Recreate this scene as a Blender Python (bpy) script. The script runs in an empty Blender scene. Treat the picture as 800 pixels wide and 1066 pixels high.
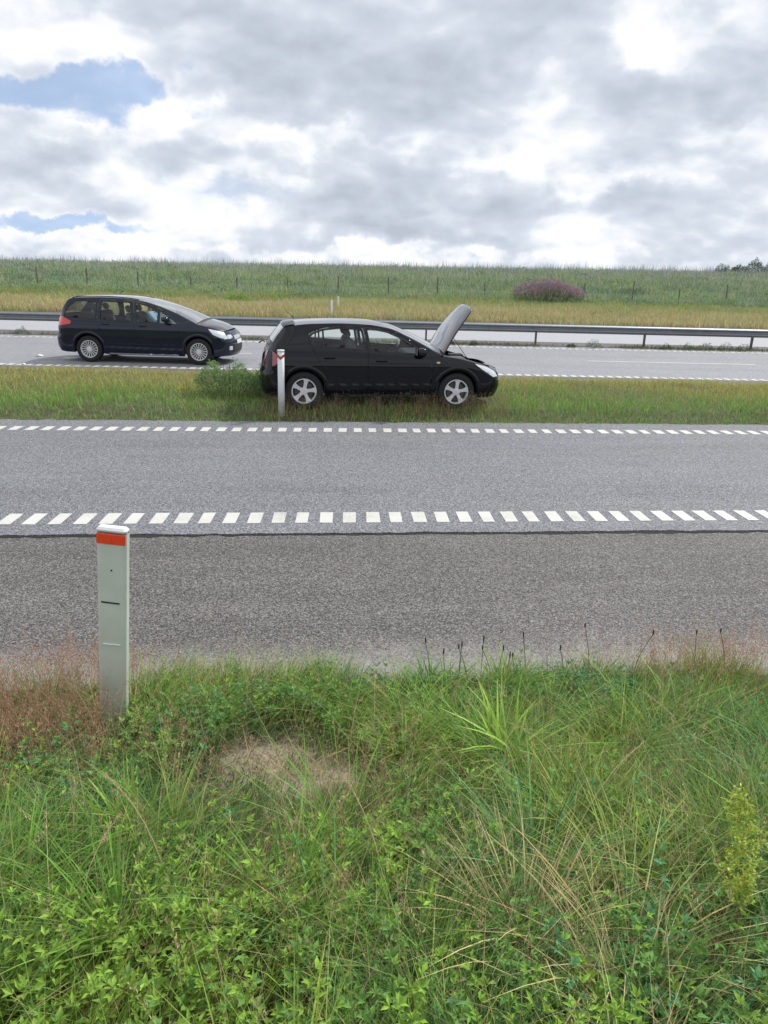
import bpy, math, random
import numpy as np
from mathutils import Vector, Matrix
from mathutils.geometry import delaunay_2d_cdt
R = math.radians
random.seed(4)
rng = np.random.default_rng(11)
scene = bpy.context.scene
C = scene.collection

# ------------------------------------------------------------------ camera
cam_d = bpy.data.cameras.new('camera'); cam = bpy.data.objects.new('camera', cam_d); C.objects.link(cam)
scene.camera = cam
cam_d.sensor_fit = 'VERTICAL'; cam_d.sensor_height = 36; cam_d.lens = 26.0
cam_d.clip_end = 3000; cam_d.clip_start = .05
cam.matrix_world = Matrix.Translation((0, 0, 2.3)) @ Matrix.Rotation(R(90-17.8), 4, 'X') @ Matrix.Rotation(R(1.5), 4, 'Z')

# ------------------------------------------------------------------ world
SUN_EL, SUN_AZ = 48.0, 42.0          # azimuth clockwise from the view direction (+Y)
world = bpy.data.worlds.new('World'); scene.world = world; world.use_nodes = True
def build_world():
    nt = world.node_tree; N = nt.nodes; L = nt.links; N.clear()
    def node(t, **k):
        n = N.new(t)
        for a, b in k.items(): setattr(n, a, b)
        return n
    def put(sock, v):
        if isinstance(v, (int, float, tuple)): sock.default_value = v
        else: L.new(v, sock)
    def m(op, a, b=0.0, c=0.0, clamp=False):
        n = node('ShaderNodeMath', operation=op, use_clamp=clamp)
        put(n.inputs[0], a); put(n.inputs[1], b); put(n.inputs[2], c); return n.outputs[0]
    def vm(op, a, b=(0, 0, 0), out=0):
        n = node('ShaderNodeVectorMath', operation=op); put(n.inputs[0], a); put(n.inputs[1], b); return n.outputs[out]
    def sstep(v, a, b):
        n = node('ShaderNodeMapRange', interpolation_type='SMOOTHSTEP'); put(n.inputs[0], v)
        n.inputs[1].default_value = a; n.inputs[2].default_value = b; return n.outputs[0]
    def noise(vec, sc, det, rough=.55, lac=2.0, dist=0):
        n = node('ShaderNodeTexNoise'); put(n.inputs['Vector'], vec); n.inputs['Scale'].default_value = sc
        n.inputs['Detail'].default_value = det; n.inputs['Roughness'].default_value = rough
        n.inputs['Lacunarity'].default_value = lac; n.inputs['Distortion'].default_value = dist; return n.outputs[0]
    def mix(f, a, b):
        n = node('ShaderNodeMix', data_type='RGBA'); put(n.inputs[0], f); put(n.inputs[6], a); put(n.inputs[7], b); return n.outputs[2]
    sky = node('ShaderNodeTexSky', sky_type='NISHITA'); sky.sun_disc = False
    sky.sun_elevation = R(SUN_EL); sky.sun_rotation = R(SUN_AZ); sky.air_density = 1.0; sky.dust_density = .6; sky.ozone_density = .6
    d = node('ShaderNodeTexCoord').outputs['Generated']
    L.new(vm('NORMALIZE', vm('ADD', vm('MULTIPLY', d, (1, 1, .8)), (0, 0, .26))), sky.inputs[0])
    sep = node('ShaderNodeSeparateXYZ'); L.new(d, sep.inputs[0])
    z = m('MAXIMUM', sep.outputs[2], 0.0)
    # clouds live on a layer overhead: seen flatter and smaller towards the horizon
    inv = m('DIVIDE', 1.0, m('ADD', z, .55))
    comb = node('ShaderNodeCombineXYZ')
    L.new(m('MULTIPLY', sep.outputs[0], inv), comb.inputs[0]); L.new(m('MULTIPLY', sep.outputs[1], inv), comb.inputs[1])
    L.new(m('MULTIPLY', z, 1.9), comb.inputs[2])
    p = comb.outputs[0]
    warp = node('ShaderNodeTexNoise'); L.new(d, warp.inputs['Vector']); warp.inputs['Scale'].default_value = 7; warp.inputs['Detail'].default_value = 8; warp.inputs['Roughness'].default_value = .6
    wv = vm('MULTIPLY', vm('SUBTRACT', warp.outputs['Color'], (.5, .5, .5)), (.17, .17, .13))
    dw = vm('ADD', d, wv)
    def blob(ax, el, ra, re, soft=.9):
        a, e = R(ax), R(el); c = (math.sin(a)*math.cos(e), math.cos(a)*math.cos(e), math.sin(e))
        q = vm('MULTIPLY', vm('SUBTRACT', dw, c), (1/math.sin(R(ra)), 1/math.sin(R(ra)), 1/math.sin(R(re))))
        return sstep(vm('LENGTH', q, out=1), 1.0, 1.0-soft)
    def total(lst):
        acc = None
        for *b, w in lst:
            t = m('MULTIPLY', blob(*b), w); acc = t if acc is None else m('ADD', acc, t)
        return acc
    hole = total(HOLES); dark = total(DARKS); bright = total(BRIGHTS)
    def billow(vec, sc, det=2.0, rough=.45):
        v = node('ShaderNodeTexVoronoi', feature='F1', normalize=True); put(v.inputs['Vector'], vec); v.inputs['Scale'].default_value = sc
        v.inputs['Detail'].default_value = det; v.inputs['Roughness'].default_value = rough; v.inputs['Lacunarity'].default_value = 2.1
        return m('SUBTRACT', 1.0, v.outputs['Distance'])
    pw = vm('ADD', p, vm('MULTIPLY', wv, (.5, .5, .5)))
    n1 = noise(p, 3.0, 6, .5, 2.1, .25); b1_ = billow(pw, 5.8); b2_ = billow(vm('ADD', pw, (.010, .0, .036)), 5.8)
    fine = noise(p, 14, 5, .6)
    body_ = m('ADD', m('MULTIPLY', n1, .55), m('MULTIPLY', b1_, .45))
    cover = m('SUBTRACT', m('ADD', m('ADD', body_, m('MULTIPLY', m('SUBTRACT', fine, .5), .26)), .02), m('SUBTRACT', m('MULTIPLY', hole, 1.2), m('MULTIPLY', bright, .10)))
    dens = m('ADD', .32, m('MULTIPLY', sstep(cover, .27, .52), .68))
    relief = m('MULTIPLY', m('SUBTRACT', b1_, b2_), RELIEF)
    tone = m('ADD', m('SUBTRACT', m('ADD', .62, m('MULTIPLY', bright, .8)), m('MULTIPLY', dark, 1.1)), relief)
    tone = m('ADD', tone, m('MULTIPLY', m('SUBTRACT', fine, .5), .55))
    tone = m('ADD', tone, m('MULTIPLY', m('SUBTRACT', .52, n1), 1.5))
    # sunlit rims where a cloud thins out
    rim = m('MULTIPLY', m('SUBTRACT', sstep(cover, .30, .46), sstep(cover, .46, .66)), .22)
    tone = m('ADD', tone, rim)
    ramp = node('ShaderNodeValToRGB'); L.new(tone, ramp.inputs[0]); e = ramp.color_ramp.elements
    e[0].position = 0.0; e[0].color = (.51, .565, .65, 1); e[1].position = 1.0; e[1].color = (1.02, 1.03, 1.06, 1)
    for pos, col in ((.32, (.60, .66, .755, 1)), (.62, (.71, .77, .86, 1)), (.84, (.90, .93, .99, 1))):
        k = e.new(pos); k.color = col
    b1 = node('ShaderNodeBackground'); L.new(sky.outputs[0], b1.inputs[0]); b1.inputs[1].default_value = .15
    b2 = node('ShaderNodeBackground'); L.new(ramp.outputs[0], b2.inputs[0]); b2.inputs[1].default_value = CLOUD
    sh = node('ShaderNodeMixShader'); L.new(dens, sh.inputs[0]); L.new(b1.outputs[0], sh.inputs[1]); L.new(b2.outputs[0], sh.inputs[2])
    out = node('ShaderNodeOutputWorld'); L.new(sh.outputs[0], out.inputs[0])
CLOUD = .88
RELIEF = 2.5
#        azimuth, elevation, radius across, radius up, weight
HOLES = [(-23.5, 10.5, 4.8, 1.7, 0.42), (-18.9, 11.2, 3.9, 1.8, 0.4), (-20.3, 9.1, 3.9, 1.3, 0.25), (-22.9, 3.3, 10.4, 0.8, 0.3), (-14.3, 12.3, 1.9, 0.8, 0.12), (-12.2, 10.8, 1.6, 0.8, 0.15)]
DARKS = [(-7.3, 13.0, 9.6, 4.1, 0.42), (1.3, 11.0, 8.5, 3.4, 0.34), (9.4, 14.8, 7.5, 2.9, 0.36), (-14.5, 7.8, 5.0, 1.6, 0.42), (0.8, 5.6, 15.0, 2.5, 0.26), (14.2, 5.5, 6.2, 1.1, 0.3), (22.3, 11.7, 3.9, 2.8, 0.36), (-23.7, 6.3, 5.4, 1.0, 0.22), (-0.5, 2.7, 23.0, 1.0, 0.22), (15.3, 11.8, 5.2, 1.7, 0.22), (-8.8, 5.3, 8.2, 1.4, 0.26), (-17.7, 14.5, 5.6, 0.6, 0.15)]
BRIGHTS = [(-15.3, 10.2, 3.6, 1.3, 0.55), (-22.4, 8.1, 4.6, 1.5, 0.45), (-21.8, 13.9, 9.3, 2.1, 0.3), (16.8, 14.6, 3.8, 2.4, 0.55), (21.1, 8.6, 7.3, 1.8, 0.4), (9.9, 10.2, 3.9, 1.5, 0.35), (3.8, 12.2, 1.2, 0.6, 0.4), (-6.7, 8.4, 7.3, 1.1, 0.4), (16.6, 6.9, 8.8, 1.0, 0.3), (-0.5, 1.6, 42.1, 0.7, 0.35), (-19.3, 2.4, 10.4, 0.7, 0.35), (8.7, 7.9, 5.4, 0.8, 0.3)]
build_world()
sun_d = bpy.data.lights.new('sun', 'SUN'); sun = bpy.data.objects.new('sun', sun_d); C.objects.link(sun)
sun_d.energy = 2.9; sun_d.angle = R(6); sun_d.color = (1, .97, .93)
a, e = R(SUN_AZ), R(SUN_EL)
sun.rotation_euler = Vector((-math.sin(a)*math.cos(e), -math.cos(a)*math.cos(e), -math.sin(e))).to_track_quat('-Z', 'Y').to_euler()
scene.view_settings.view_transform = 'Standard'; scene.view_settings.look = 'None'
scene.view_settings.exposure = 0.18; scene.view_settings.gamma = 1; scene.view_settings.use_curve_mapping = False

# ------------------------------------------------------------------ object helpers
def tag(o, label=None, cat=None, group=None, kind=None):
    if label: o['label'] = label
    if cat: o['category'] = cat
    if group: o['group'] = group
    if kind: o['kind'] = kind
    return o
def empty(name, loc=(0, 0, 0), rz=0, parent=None):
    o = bpy.data.objects.new(name, None); C.objects.link(o); o.location = loc; o.rotation_euler = (0, 0, rz)
    o.empty_display_size = .2
    if parent: o.parent = parent
    return o
def mesh_obj(name, verts, faces, mat, parent=None, smooth=False, col=None):
    me = bpy.data.meshes.new(name)
    if isinstance(verts, np.ndarray) and isinstance(faces, np.ndarray):
        nv, nf, k = len(verts), len(faces), faces.shape[1]
        me.vertices.add(nv); me.vertices.foreach_set('co', verts.astype(np.float32).ravel())
        me.loops.add(nf*k); me.loops.foreach_set('vertex_index', faces.astype(np.int32).ravel())
        me.polygons.add(nf); me.polygons.foreach_set('loop_start', np.arange(0, nf*k, k, dtype=np.int32))
        me.update(calc_edges=True)
    else:
        me.from_pydata([tuple(v) for v in verts], [], [tuple(f) for f in faces]); me.update()
    if col is not None:
        a = me.color_attributes.new('Col', 'FLOAT_COLOR', 'POINT')
        c4 = np.ones((len(verts), 4), np.float32); c4[:, :3] = col; a.data.foreach_set('color', c4.ravel())
    me.polygons.foreach_set('use_smooth', [bool(smooth)]*len(me.polygons))
    if mat: me.materials.append(mat)
    o = bpy.data.objects.new(name, me); C.objects.link(o)
    if parent: o.parent = parent
    return o
class MB:
    def __init__(s): s.v = []; s.f = []
    def add(s, v, f):
        k = len(s.v); s.v += [tuple(p) for p in v]; s.f += [tuple(i+k for i in q) for q in f]; return s
    def box(s, c, d, bevel=0, mat=None):
        x, y, z = [q/2 for q in d]; b = min(bevel, x*.9, y*.9, z*.9)
        if b <= 0:
            v = [(i*x, j*y, k*z) for k in (-1, 1) for j in (-1, 1) for i in (-1, 1)]
            f = [(0, 2, 3, 1), (4, 5, 7, 6), (0, 1, 5, 4), (2, 6, 7, 3), (0, 4, 6, 2), (1, 3, 7, 5)]
        else:
            rings = []
            for zz, ins in ((-z, b), (-z+b, 0), (z-b, 0), (z, b)):
                X, Y = x-ins, y-ins; q = b if ins == 0 else b*.5
                rings.append([(X-q, -Y, zz), (X, -Y+q, zz), (X, Y-q, zz), (X-q, Y, zz), (-X+q, Y, zz), (-X, Y-q, zz), (-X, -Y+q, zz), (-X+q, -Y, zz)])
            v = [p for r in rings for p in r]; f = []
            for r in range(3):
                for i in range(8): j = (i+1) % 8; f.append((r*8+i, r*8+j, r*8+8+j, r*8+8+i))
            f.append(tuple(range(7, -1, -1))); f.append(tuple(range(24, 32)))
        if mat is not None: v = [tuple(mat @ Vector(p)) for p in v]
        v = [(p[0]+c[0], p[1]+c[1], p[2]+c[2]) for p in v]
        return s.add(v, f)
    def tube(s, pts, r, n=8, caps=True):
        pts = [Vector(p) for p in pts]; rs = r if isinstance(r, (list, tuple)) else [r]*len(pts); V = []; F = []
        for i, p in enumerate(pts):
            t = (pts[min(i+1, len(pts)-1)]-pts[max(i-1, 0)]).normalized()
            u = t.cross(Vector((0, 0, 1)) if abs(t.z) < .95 else Vector((1, 0, 0))).normalized(); w = t.cross(u)
            for k in range(n):
                q = 2*math.pi*k/n; V.append(p+(u*math.cos(q)+w*math.sin(q))*rs[i])
        for i in range(len(pts)-1):
            for k in range(n): j = (k+1) % n; F.append((i*n+k, i*n+j, i*n+n+j, i*n+n+k))
        if caps: F.append(tuple(range(n-1, -1, -1))); F.append(tuple(range((len(pts)-1)*n, len(pts)*n)))
        return s.add(V, F)
    def lathe_y(s, prof, n=40, c=(0, 0, 0)):     # profile of (radius, y), axis along y
        V = []; F = []
        for r, y in prof:
            for k in range(n): q = 2*math.pi*k/n; V.append((c[0]+r*math.cos(q), c[1]+y, c[2]+r*math.sin(q)))
        for i in range(len(prof)-1):
            for k in range(n): j = (k+1) % n; F.append((i*n+k, i*n+j, i*n+n+j, i*n+n+k))
        return s.add(V, F)
    def prism_y(s, poly, y0, y1):                # polygon in (x, z)
        n = len(poly); V = [(x, y0, z) for x, z in poly]+[(x, y1, z) for x, z in poly]
        F = [tuple(range(n-1, -1, -1)), tuple(range(n, 2*n))]+[(i, (i+1) % n, n+(i+1) % n, n+i) for i in range(n)]
        return s.add(V, F)
    def build(s, name, mat, parent=None, smooth=False): return mesh_obj(name, s.v, s.f, mat, parent, smooth)

# ------------------------------------------------------------------ materials
def mat_new(name):
    m = bpy.data.materials.new(name); m.use_nodes = True; nt = m.node_tree; return m, nt, nt.nodes['Principled BSDF']
def simple(name, col, rough=.5, metal=0, coat=0, spec=.5, noise=0, nscale=20, trans=0, ior=1.45, bump=0, emit=None):
    m, nt, b = mat_new(name); b.inputs['Roughness'].default_value = rough; b.inputs['Metallic'].default_value = metal
    b.inputs['Coat Weight'].default_value = coat; b.inputs['Coat Roughness'].default_value = .04; b.inputs['Coat IOR'].default_value = 1.5
    b.inputs['Specular IOR Level'].default_value = spec; b.inputs['Transmission Weight'].default_value = trans; b.inputs['IOR'].default_value = ior
    tc = nt.nodes.new('ShaderNodeTexCoord'); t = nt.nodes.new('ShaderNodeTexNoise'); nt.links.new(tc.outputs['Object'], t.inputs['Vector'])
    t.inputs['Scale'].default_value = nscale; t.inputs['Detail'].default_value = 6
    mx = nt.nodes.new('ShaderNodeMix'); mx.data_type = 'RGBA'; nt.links.new(t.outputs[0], mx.inputs[0])
    k = noise if noise else .08
    mx.inputs[6].default_value = (*[c*(1-k) for c in col], 1); mx.inputs[7].default_value = (*[c*(1+k) for c in col], 1)
    nt.links.new(mx.outputs[2], b.inputs['Base Color'])
    if bump:
        bp = nt.nodes.new('ShaderNodeBump'); bp.inputs['Strength'].default_value = bump; nt.links.new(t.outputs[0], bp.inputs['Height']); nt.links.new(bp.outputs[0], b.inputs['Normal'])
    return m
def leaf_mat(name, trans=.27, rough=.55, spec=.25):
    m, nt, b = mat_new(name); N = nt.nodes; L = nt.links
    a = N.new('ShaderNodeVertexColor'); a.layer_name = 'Col'
    b.inputs['Roughness'].default_value = rough; b.inputs['Specular IOR Level'].default_value = spec
    L.new(a.outputs[0], b.inputs['Base Color'])
    t = N.new('ShaderNodeBsdfTranslucent'); L.new(a.outputs[0], t.inputs[0])
    mx = N.new('ShaderNodeMixShader'); mx.inputs[0].default_value = trans
    L.new(b.outputs[0], mx.inputs[1]); L.new(t.outputs[0], mx.inputs[2]); L.new(mx.outputs[0], N['Material Output'].inputs[0]); return m
LEAF = leaf_mat('leaf')
def glass(name, tint, mixf, rough=.0, power=2.6):
    m, nt, b = mat_new(name); N = nt.nodes; L = nt.links
    t = N.new('ShaderNodeBsdfTransparent'); t.inputs[0].default_value = (*tint, 1)
    g = N.new('ShaderNodeBsdfGlossy'); g.inputs['Roughness'].default_value = .02
    lw = N.new('ShaderNodeLayerWeight'); lw.inputs[0].default_value = .5; fr = N.new('ShaderNodeMath'); fr.operation = 'POWER'; L.new(lw.outputs['Facing'], fr.inputs[0]); fr.inputs[1].default_value = power
    ad = N.new('ShaderNodeMath'); ad.operation = 'MULTIPLY_ADD'; L.new(fr.outputs[0], ad.inputs[0]); ad.inputs[1].default_value = 1.0; ad.inputs[2].default_value = mixf
    mx = N.new('ShaderNodeMixShader'); L.new(ad.outputs[0], mx.inputs[0]); L.new(t.outputs[0], mx.inputs[1]); L.new(g.outputs[0], mx.inputs[2])
    L.new(mx.outputs[0], N['Material Output'].inputs[0]); return m
GLASS = glass('window_glass', (.93, .99, .97), .05); GLASS_SCREEN = glass('windscreen_glass', (.80, .88, .88), .16, power=1.5); GLASS_DARK = glass('tinted_glass', (.50, .58, .58), .07)
BLACK = simple('black_plastic', (.016, .017, .018), .55, noise=.2); RUBBER = simple('tyre_rubber', (.02, .02, .02), .8, noise=.2)
DARKIN = simple('cabin_dark', (.03, .032, .035), .8, noise=.3); SEAT = simple('seat_fabric', (.055, .06, .068), .9, noise=.2)
ALLOY = simple('alloy', (.74, .75, .77), .35, metal=.35, noise=.05); CHROME = simple('chrome', (.75, .76, .78), .15, metal=1)
LAMP = simple('clear_lamp', (.72, .75, .78), .12, metal=.35, coat=1); REDLAMP = simple('red_lamp', (.70, .03, .03), .15, coat=1)
REDPALE = simple('pale_red_lamp', (.28, .06, .065), .2, coat=1); AMBER = simple('amber_lamp', (.7, .45, .25), .2, coat=.6)

# ------------------------------------------------------------------ terrain heights
RM, MM = .10, .040                        # how far the ramp and the main road turn from the view's cross direction
RA, MA = math.atan(RM), math.atan(MM)
def nr(x, y): return (y-RM*x)*math.cos(RA)
def nm(x, y): return (y-MM*x)*math.cos(MA)
def pr(t, n): return (t*math.cos(RA)-n*math.sin(RA), t*math.sin(RA)+n*math.cos(RA))
def pm(t, n): return (t*math.cos(MA)-n*math.sin(MA), t*math.sin(MA)+n*math.cos(MA))
def sm(t): t = np.clip(t, 0, 1); return t*t*(3-2*t)
def wob(x, y, s, ph=0): return np.sin(x*s+ph)*np.cos(y*s*1.3+ph*1.7)+.5*np.sin(x*s*2.3+y*s*1.9+ph*2)
N0, NJ, N1 = 3.98, 6.50, 11.86            # ramp: near edge, shoulder joint, far edge
M0, M1, M2, M3 = 17.45, 26.75, 28.6, 39.5  # main road: near edge, far edge, other carriageway
def crest(x): return np.clip(2.66+.0095*x, 1.6, 3.6)
def ground_z(x, y):
    a, b = nr(x, y), nm(x, y)
    verge = .50*sm((N0-.05-a)/2.7)+.02*wob(x, y, 3.1, 1)*sm((N0-a)/.6)-.02
    med_in = np.minimum(a-N1, M0-b)
    med = -.03+.14*sm(med_in/.9)+.015*wob(x, y, 1.1)*sm(med_in/1.0)
    s = b-M3
    k = crest(x)
    emb = np.where(s < 15.5, .7*np.clip(s/15.5, 0, 1)**1.2, .7+(k-.7)*sm((s-15.5)/28)**.85)-.03*sm(1-s) + .05*wob(x, y, .45, 2)*sm(s/4)
    emb = emb-np.clip(s-50, 0, 500)*.008
    z = np.full(np.shape(a), -.04)
    z = np.where(a < N0, verge, z)
    z = np.where((a > N1) & (b < M0), med, z)
    z = np.where(b > M3, emb, z)
    return z
def steps(bands):
    out = [bands[0][0]]
    for a, b, d in bands:
        n = max(1, int(round((b-a)/d))); out += list(np.linspace(a, b, n+1)[1:])
    return np.array(out)
xs = steps([(-900, -100, 40), (-100, -30, 2), (-30, -6, .4), (-6, 6, .1), (6, 30, .4), (30, 100, 2), (100, 900, 40)])
ys = steps([(-60, -4, 4), (-4, .6, .4), (.6, 4.6, .08), (4.6, 11, .6), (11, 19.5, .15), (19.5, 38, 1.2), (38, 44, .4), (44, 100, 1.2), (100, 900, 40)])
X, Y = np.meshgrid(xs, ys); Z = ground_z(X, Y)
V = np.stack([X, Y, Z], -1).reshape(-1, 3); nx = len(xs); ii, jj = np.meshgrid(np.arange(len(ys)-1), np.arange(nx-1), indexing='ij')
q = (ii*nx+jj).ravel(); F = np.stack([q, q+1, q+nx+1, q+nx], -1)
def ground_mat():
    m, nt, b = mat_new('ground'); N = nt.nodes; L = nt.links; b.inputs['Roughness'].default_value = .95
    g = N.new('ShaderNodeNewGeometry')
    def noise(sc, det, rough=.6):
        n = N.new('ShaderNodeTexNoise'); L.new(g.outputs['Position'], n.inputs['Vector']); n.inputs['Scale'].default_value = sc
        n.inputs['Detail'].default_value = det; n.inputs['Roughness'].default_value = rough; return n.outputs[0]
    def ramp(v, els):
        r = N.new('ShaderNodeValToRGB'); L.new(v, r.inputs[0]); e = r.color_ramp.elements
        e[0].position, e[0].color = els[0][0], (*els[0][1], 1); e[1].position, e[1].color = els[-1][0], (*els[-1][1], 1)
        for p, c in els[1:-1]: k = e.new(p); k.color = (*c, 1)
        return r.outputs[0]
    def mix(f, a, c):
        n = N.new('ShaderNodeMix'); n.data_type = 'RGBA'
        for s, v in ((0, f), (6, a), (7, c)):
            if hasattr(v, 'links'): L.new(v, n.inputs[s])
            else: n.inputs[s].default_value = v
        return n.outputs[2]
    soil = ramp(noise(9, 8, .7), [(.3, (.045, .045, .022)), (.55, (.09, .085, .045)), (.75, (.17, .15, .09))])
    green = ramp(noise(.9, 8, .75), [(.3, (.11, .15, .065)), (.5, (.17, .21, .09)), (.7, (.24, .25, .12))])
    sp = N.new('ShaderNodeSeparateXYZ'); L.new(g.outputs['Position'], sp.inputs[0])
    mr = N.new('ShaderNodeMapRange'); L.new(sp.outputs[1], mr.inputs[0]); mr.inputs[1].default_value = 39; mr.inputs[2].default_value = 43
    c = mix(mr.outputs[0], soil, green)
    # the worn sandy hollow beside the post
    vs = N.new('ShaderNodeVectorMath'); vs.operation = 'SUBTRACT'; L.new(g.outputs['Position'], vs.inputs[0]); vs.inputs[1].default_value = (-.42, 2.84, .2)
    ln = N.new('ShaderNodeVectorMath'); ln.operation = 'LENGTH'; L.new(vs.outputs[0], ln.inputs[0])
    ad = N.new('ShaderNodeMath'); ad.operation = 'MULTIPLY_ADD'; L.new(noise(6, 5), ad.inputs[0]); ad.inputs[1].default_value = .3; L.new(ln.outputs['Value'], ad.inputs[2])
    m2 = N.new('ShaderNodeMapRange'); L.new(ad.outputs[0], m2.inputs[0]); m2.inputs[1].default_value = .50; m2.inputs[2].default_value = .43
    sand = ramp(noise(26, 9, .85), [(.3, (.12, .095, .07)), (.5, (.30, .245, .185)), (.72, (.52, .44, .35))])
    c = mix(m2.outputs[0], c, sand)
    L.new(c, b.inputs['Base Color'])
    bp = N.new('ShaderNodeBump'); bp.inputs['Strength'].default_value = .6; bp.inputs['Distance'].default_value = .02; L.new(noise(40, 6, .8), bp.inputs['Height']); L.new(bp.outputs[0], b.inputs['Normal'])
    return m
ground = mesh_obj('ground', V, F, ground_mat(), smooth=True); tag(ground, 'rolling ground under the verges and the grassy embankment', kind='structure')

# ------------------------------------------------------------------ roads
def asphalt(name, lo, mid, hi, stone=85., tracks=(), sand_edge=None, blotch=.12, gloss=.75, bumpd=.004, tint2=None):
    m, nt, b = mat_new(name); N = nt.nodes; L = nt.links
    tc = N.new('ShaderNodeTexCoord'); O = tc.outputs['Object']
    def noise(sc, det, rough=.6, vec=None):
        n = N.new('ShaderNodeTexNoise'); L.new(vec or O, n.inputs['Vector']); n.inputs['Scale'].default_value = sc
        n.inputs['Detail'].default_value = det; n.inputs['Roughness'].default_value = rough; return n.outputs[0]
    def m_(op, a_, b_=0, c_=0):
        n = N.new('ShaderNodeMath'); n.operation = op
        for s, v in zip(n.inputs, (a_, b_, c_)):
            if hasattr(v, 'links'): L.new(v, s)
            else: s.default_value = v
        return n.outputs[0]
    mr_ = N.new('ShaderNodeMapping'); mr_.inputs['Rotation'].default_value = (.35, .52, .64); L.new(O, mr_.inputs[0]); OR = mr_.outputs[0]
    def grit(sc, det, off):
        mo = N.new('ShaderNodeMapping'); mo.inputs['Location'].default_value = off; L.new(OR, mo.inputs[0])
        t_ = N.new('ShaderNodeTexNoise'); L.new(mo.outputs[0], t_.inputs['Vector']); t_.inputs['Scale'].default_value = sc; t_.inputs['Detail'].default_value = det; t_.inputs['Roughness'].default_value = .75; t_.inputs['Distortion'].default_value = .6
        return t_.outputs[0]
    g1_, g2_ = grit(stone*.9, 2, (3, 7, 1)), grit(stone*.37, 3, (9, 2, 5))
    val = m_('ADD', .5, m_('MULTIPLY', m_('SUBTRACT', g1_, .5), 3.0)); val = m_('ADD', val, m_('MULTIPLY', m_('SUBTRACT', g2_, .5), 1.3))
    mp = N.new('ShaderNodeMapping'); L.new(O, mp.inputs[0]); mp.inputs['Scale'].default_value = (.12, 1.0, 1)
    streak = noise(3.2, 6, .65, mp.outputs[0])
    val = m_('ADD', val, m_('MULTIPLY', m_('SUBTRACT', streak, .5), blotch*2.2))
    val = m_('ADD', val, m_('MULTIPLY', m_('SUBTRACT', noise(.7, 5), .5), blotch*1.5))
    sp = N.new('ShaderNodeSeparateXYZ'); L.new(O, sp.inputs[0])
    for c0, w, amt in tracks:      # wheel tracks polished by traffic, running along the road
        dd = m_('ABSOLUTE', m_('SUBTRACT', sp.outputs[1], c0))
        r = N.new('ShaderNodeMapRange'); r.interpolation_type = 'SMOOTHSTEP'; L.new(dd, r.inputs[0]); r.inputs[1].default_value = w; r.inputs[2].default_value = 0
        val = m_('ADD', val, m_('MULTIPLY', r.outputs[0], amt))
    rp = N.new('ShaderNodeValToRGB'); L.new(val, rp.inputs[0]); e = rp.color_ramp.elements
    e[0].position = .15; e[0].color = (*lo, 1); e[1].position = .95; e[1].color = (*hi, 1); k = e.new(.55); k.color = (*mid, 1)
    col = rp.outputs[0]
    if sand_edge:
        r = N.new('ShaderNodeMapRange'); L.new(m_('ADD', sp.outputs[1], m_('ADD', m_('MULTIPLY', m_('SUBTRACT', noise(5, 7, .75), .5), .7), m_('MULTIPLY', m_('SUBTRACT', g2_, .5), 1.6))), r.inputs[0])
        r.inputs[1].default_value = sand_edge[1]; r.inputs[2].default_value = sand_edge[0]
        sr = N.new('ShaderNodeValToRGB'); L.new(noise(110, 4, .8), sr.inputs[0]); e = sr.color_ramp.elements
        e[0].position = .3; e[0].color = (.14, .13, .118, 1); e[1].position = .7; e[1].color = (.46, .44, .41, 1)
        mx = N.new('ShaderNodeMix'); mx.data_type = 'RGBA'; L.new(m_('MULTIPLY', r.outputs[0], .85), mx.inputs[0]); L.new(col, mx.inputs[6]); L.new(sr.outputs[0], mx.inputs[7]); col = mx.outputs[2]
    L.new(col, b.inputs['Base Color']); b.inputs['Roughness'].default_value = gloss; b.inputs['Specular IOR Level'].default_value = .35
    bp = N.new('ShaderNodeBump'); bp.inputs['Strength'].default_value = .5; bp.inputs['Distance'].default_value = bumpd
    L.new(g1_, bp.inputs['Height']); L.new(bp.outputs[0], b.inputs['Normal'])
    return m
def strip(name, ang, t0, t1, edges, z, mat, dt=4.0, thick=.02, jitter=(0, 0), fine=None):
    """a road sheet along its own x axis: edges (n0, n1), with side faces; jitter roughens its two edges"""
    n0, n1 = edges; ts = [t0]
    while ts[-1] < t1:
        ts.append(ts[-1]+(.05 if fine and fine[0] < ts[-1] < fine[1] else dt))
    T = np.array(ts); k = len(T)
    def rough(a):
        if a == 0: return np.zeros(k)
        r = rng.normal(size=k); r = np.convolve(r, [.25, .5, .25], 'same')+.8*np.convolve(rng.normal(size=k), np.ones(15)/8, 'same'); return r*a
    A = n0+rough(jitter[0]); B = n1+rough(jitter[1])
    v = np.concatenate([np.stack([T, A, np.full(k, z)], 1), np.stack([T, B, np.full(k, z)], 1), np.stack([T, A, np.full(k, z-thick)], 1), np.stack([T, B, np.full(k, z-thick)], 1)])
    f = []
    for i in range(k-1):
        f += [(i, i+1, k+i+1, k+i), (2*k+i, 2*k+i+1, i+1, i), (k+i, k+i+1, 3*k+i+1, 3*k+i)]
    o = mesh_obj(name, v, np.array(f), mat); o.rotation_euler = (0, 0, ang); return o
A_SH = asphalt('asphalt_shoulder', (.03, .028, .027), (.112, .103, .098), (.30, .285, .27), 95, sand_edge=(4.0, 4.32), blotch=.14, bumpd=.006)
A_LANE = asphalt('asphalt_lane', (.058, .059, .064), (.168, .171, .184), (.40, .405, .42), 92, tracks=((7.9, .5, -.03), (10.1, .5, -.03)), blotch=.10)
A_MAIN = asphalt('asphalt_main', (.15, .153, .165), (.27, .275, .29), (.40, .405, .42), 60, tracks=((20.6, .6, -.06), (23.6, .7, -.05)), blotch=.12)
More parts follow.
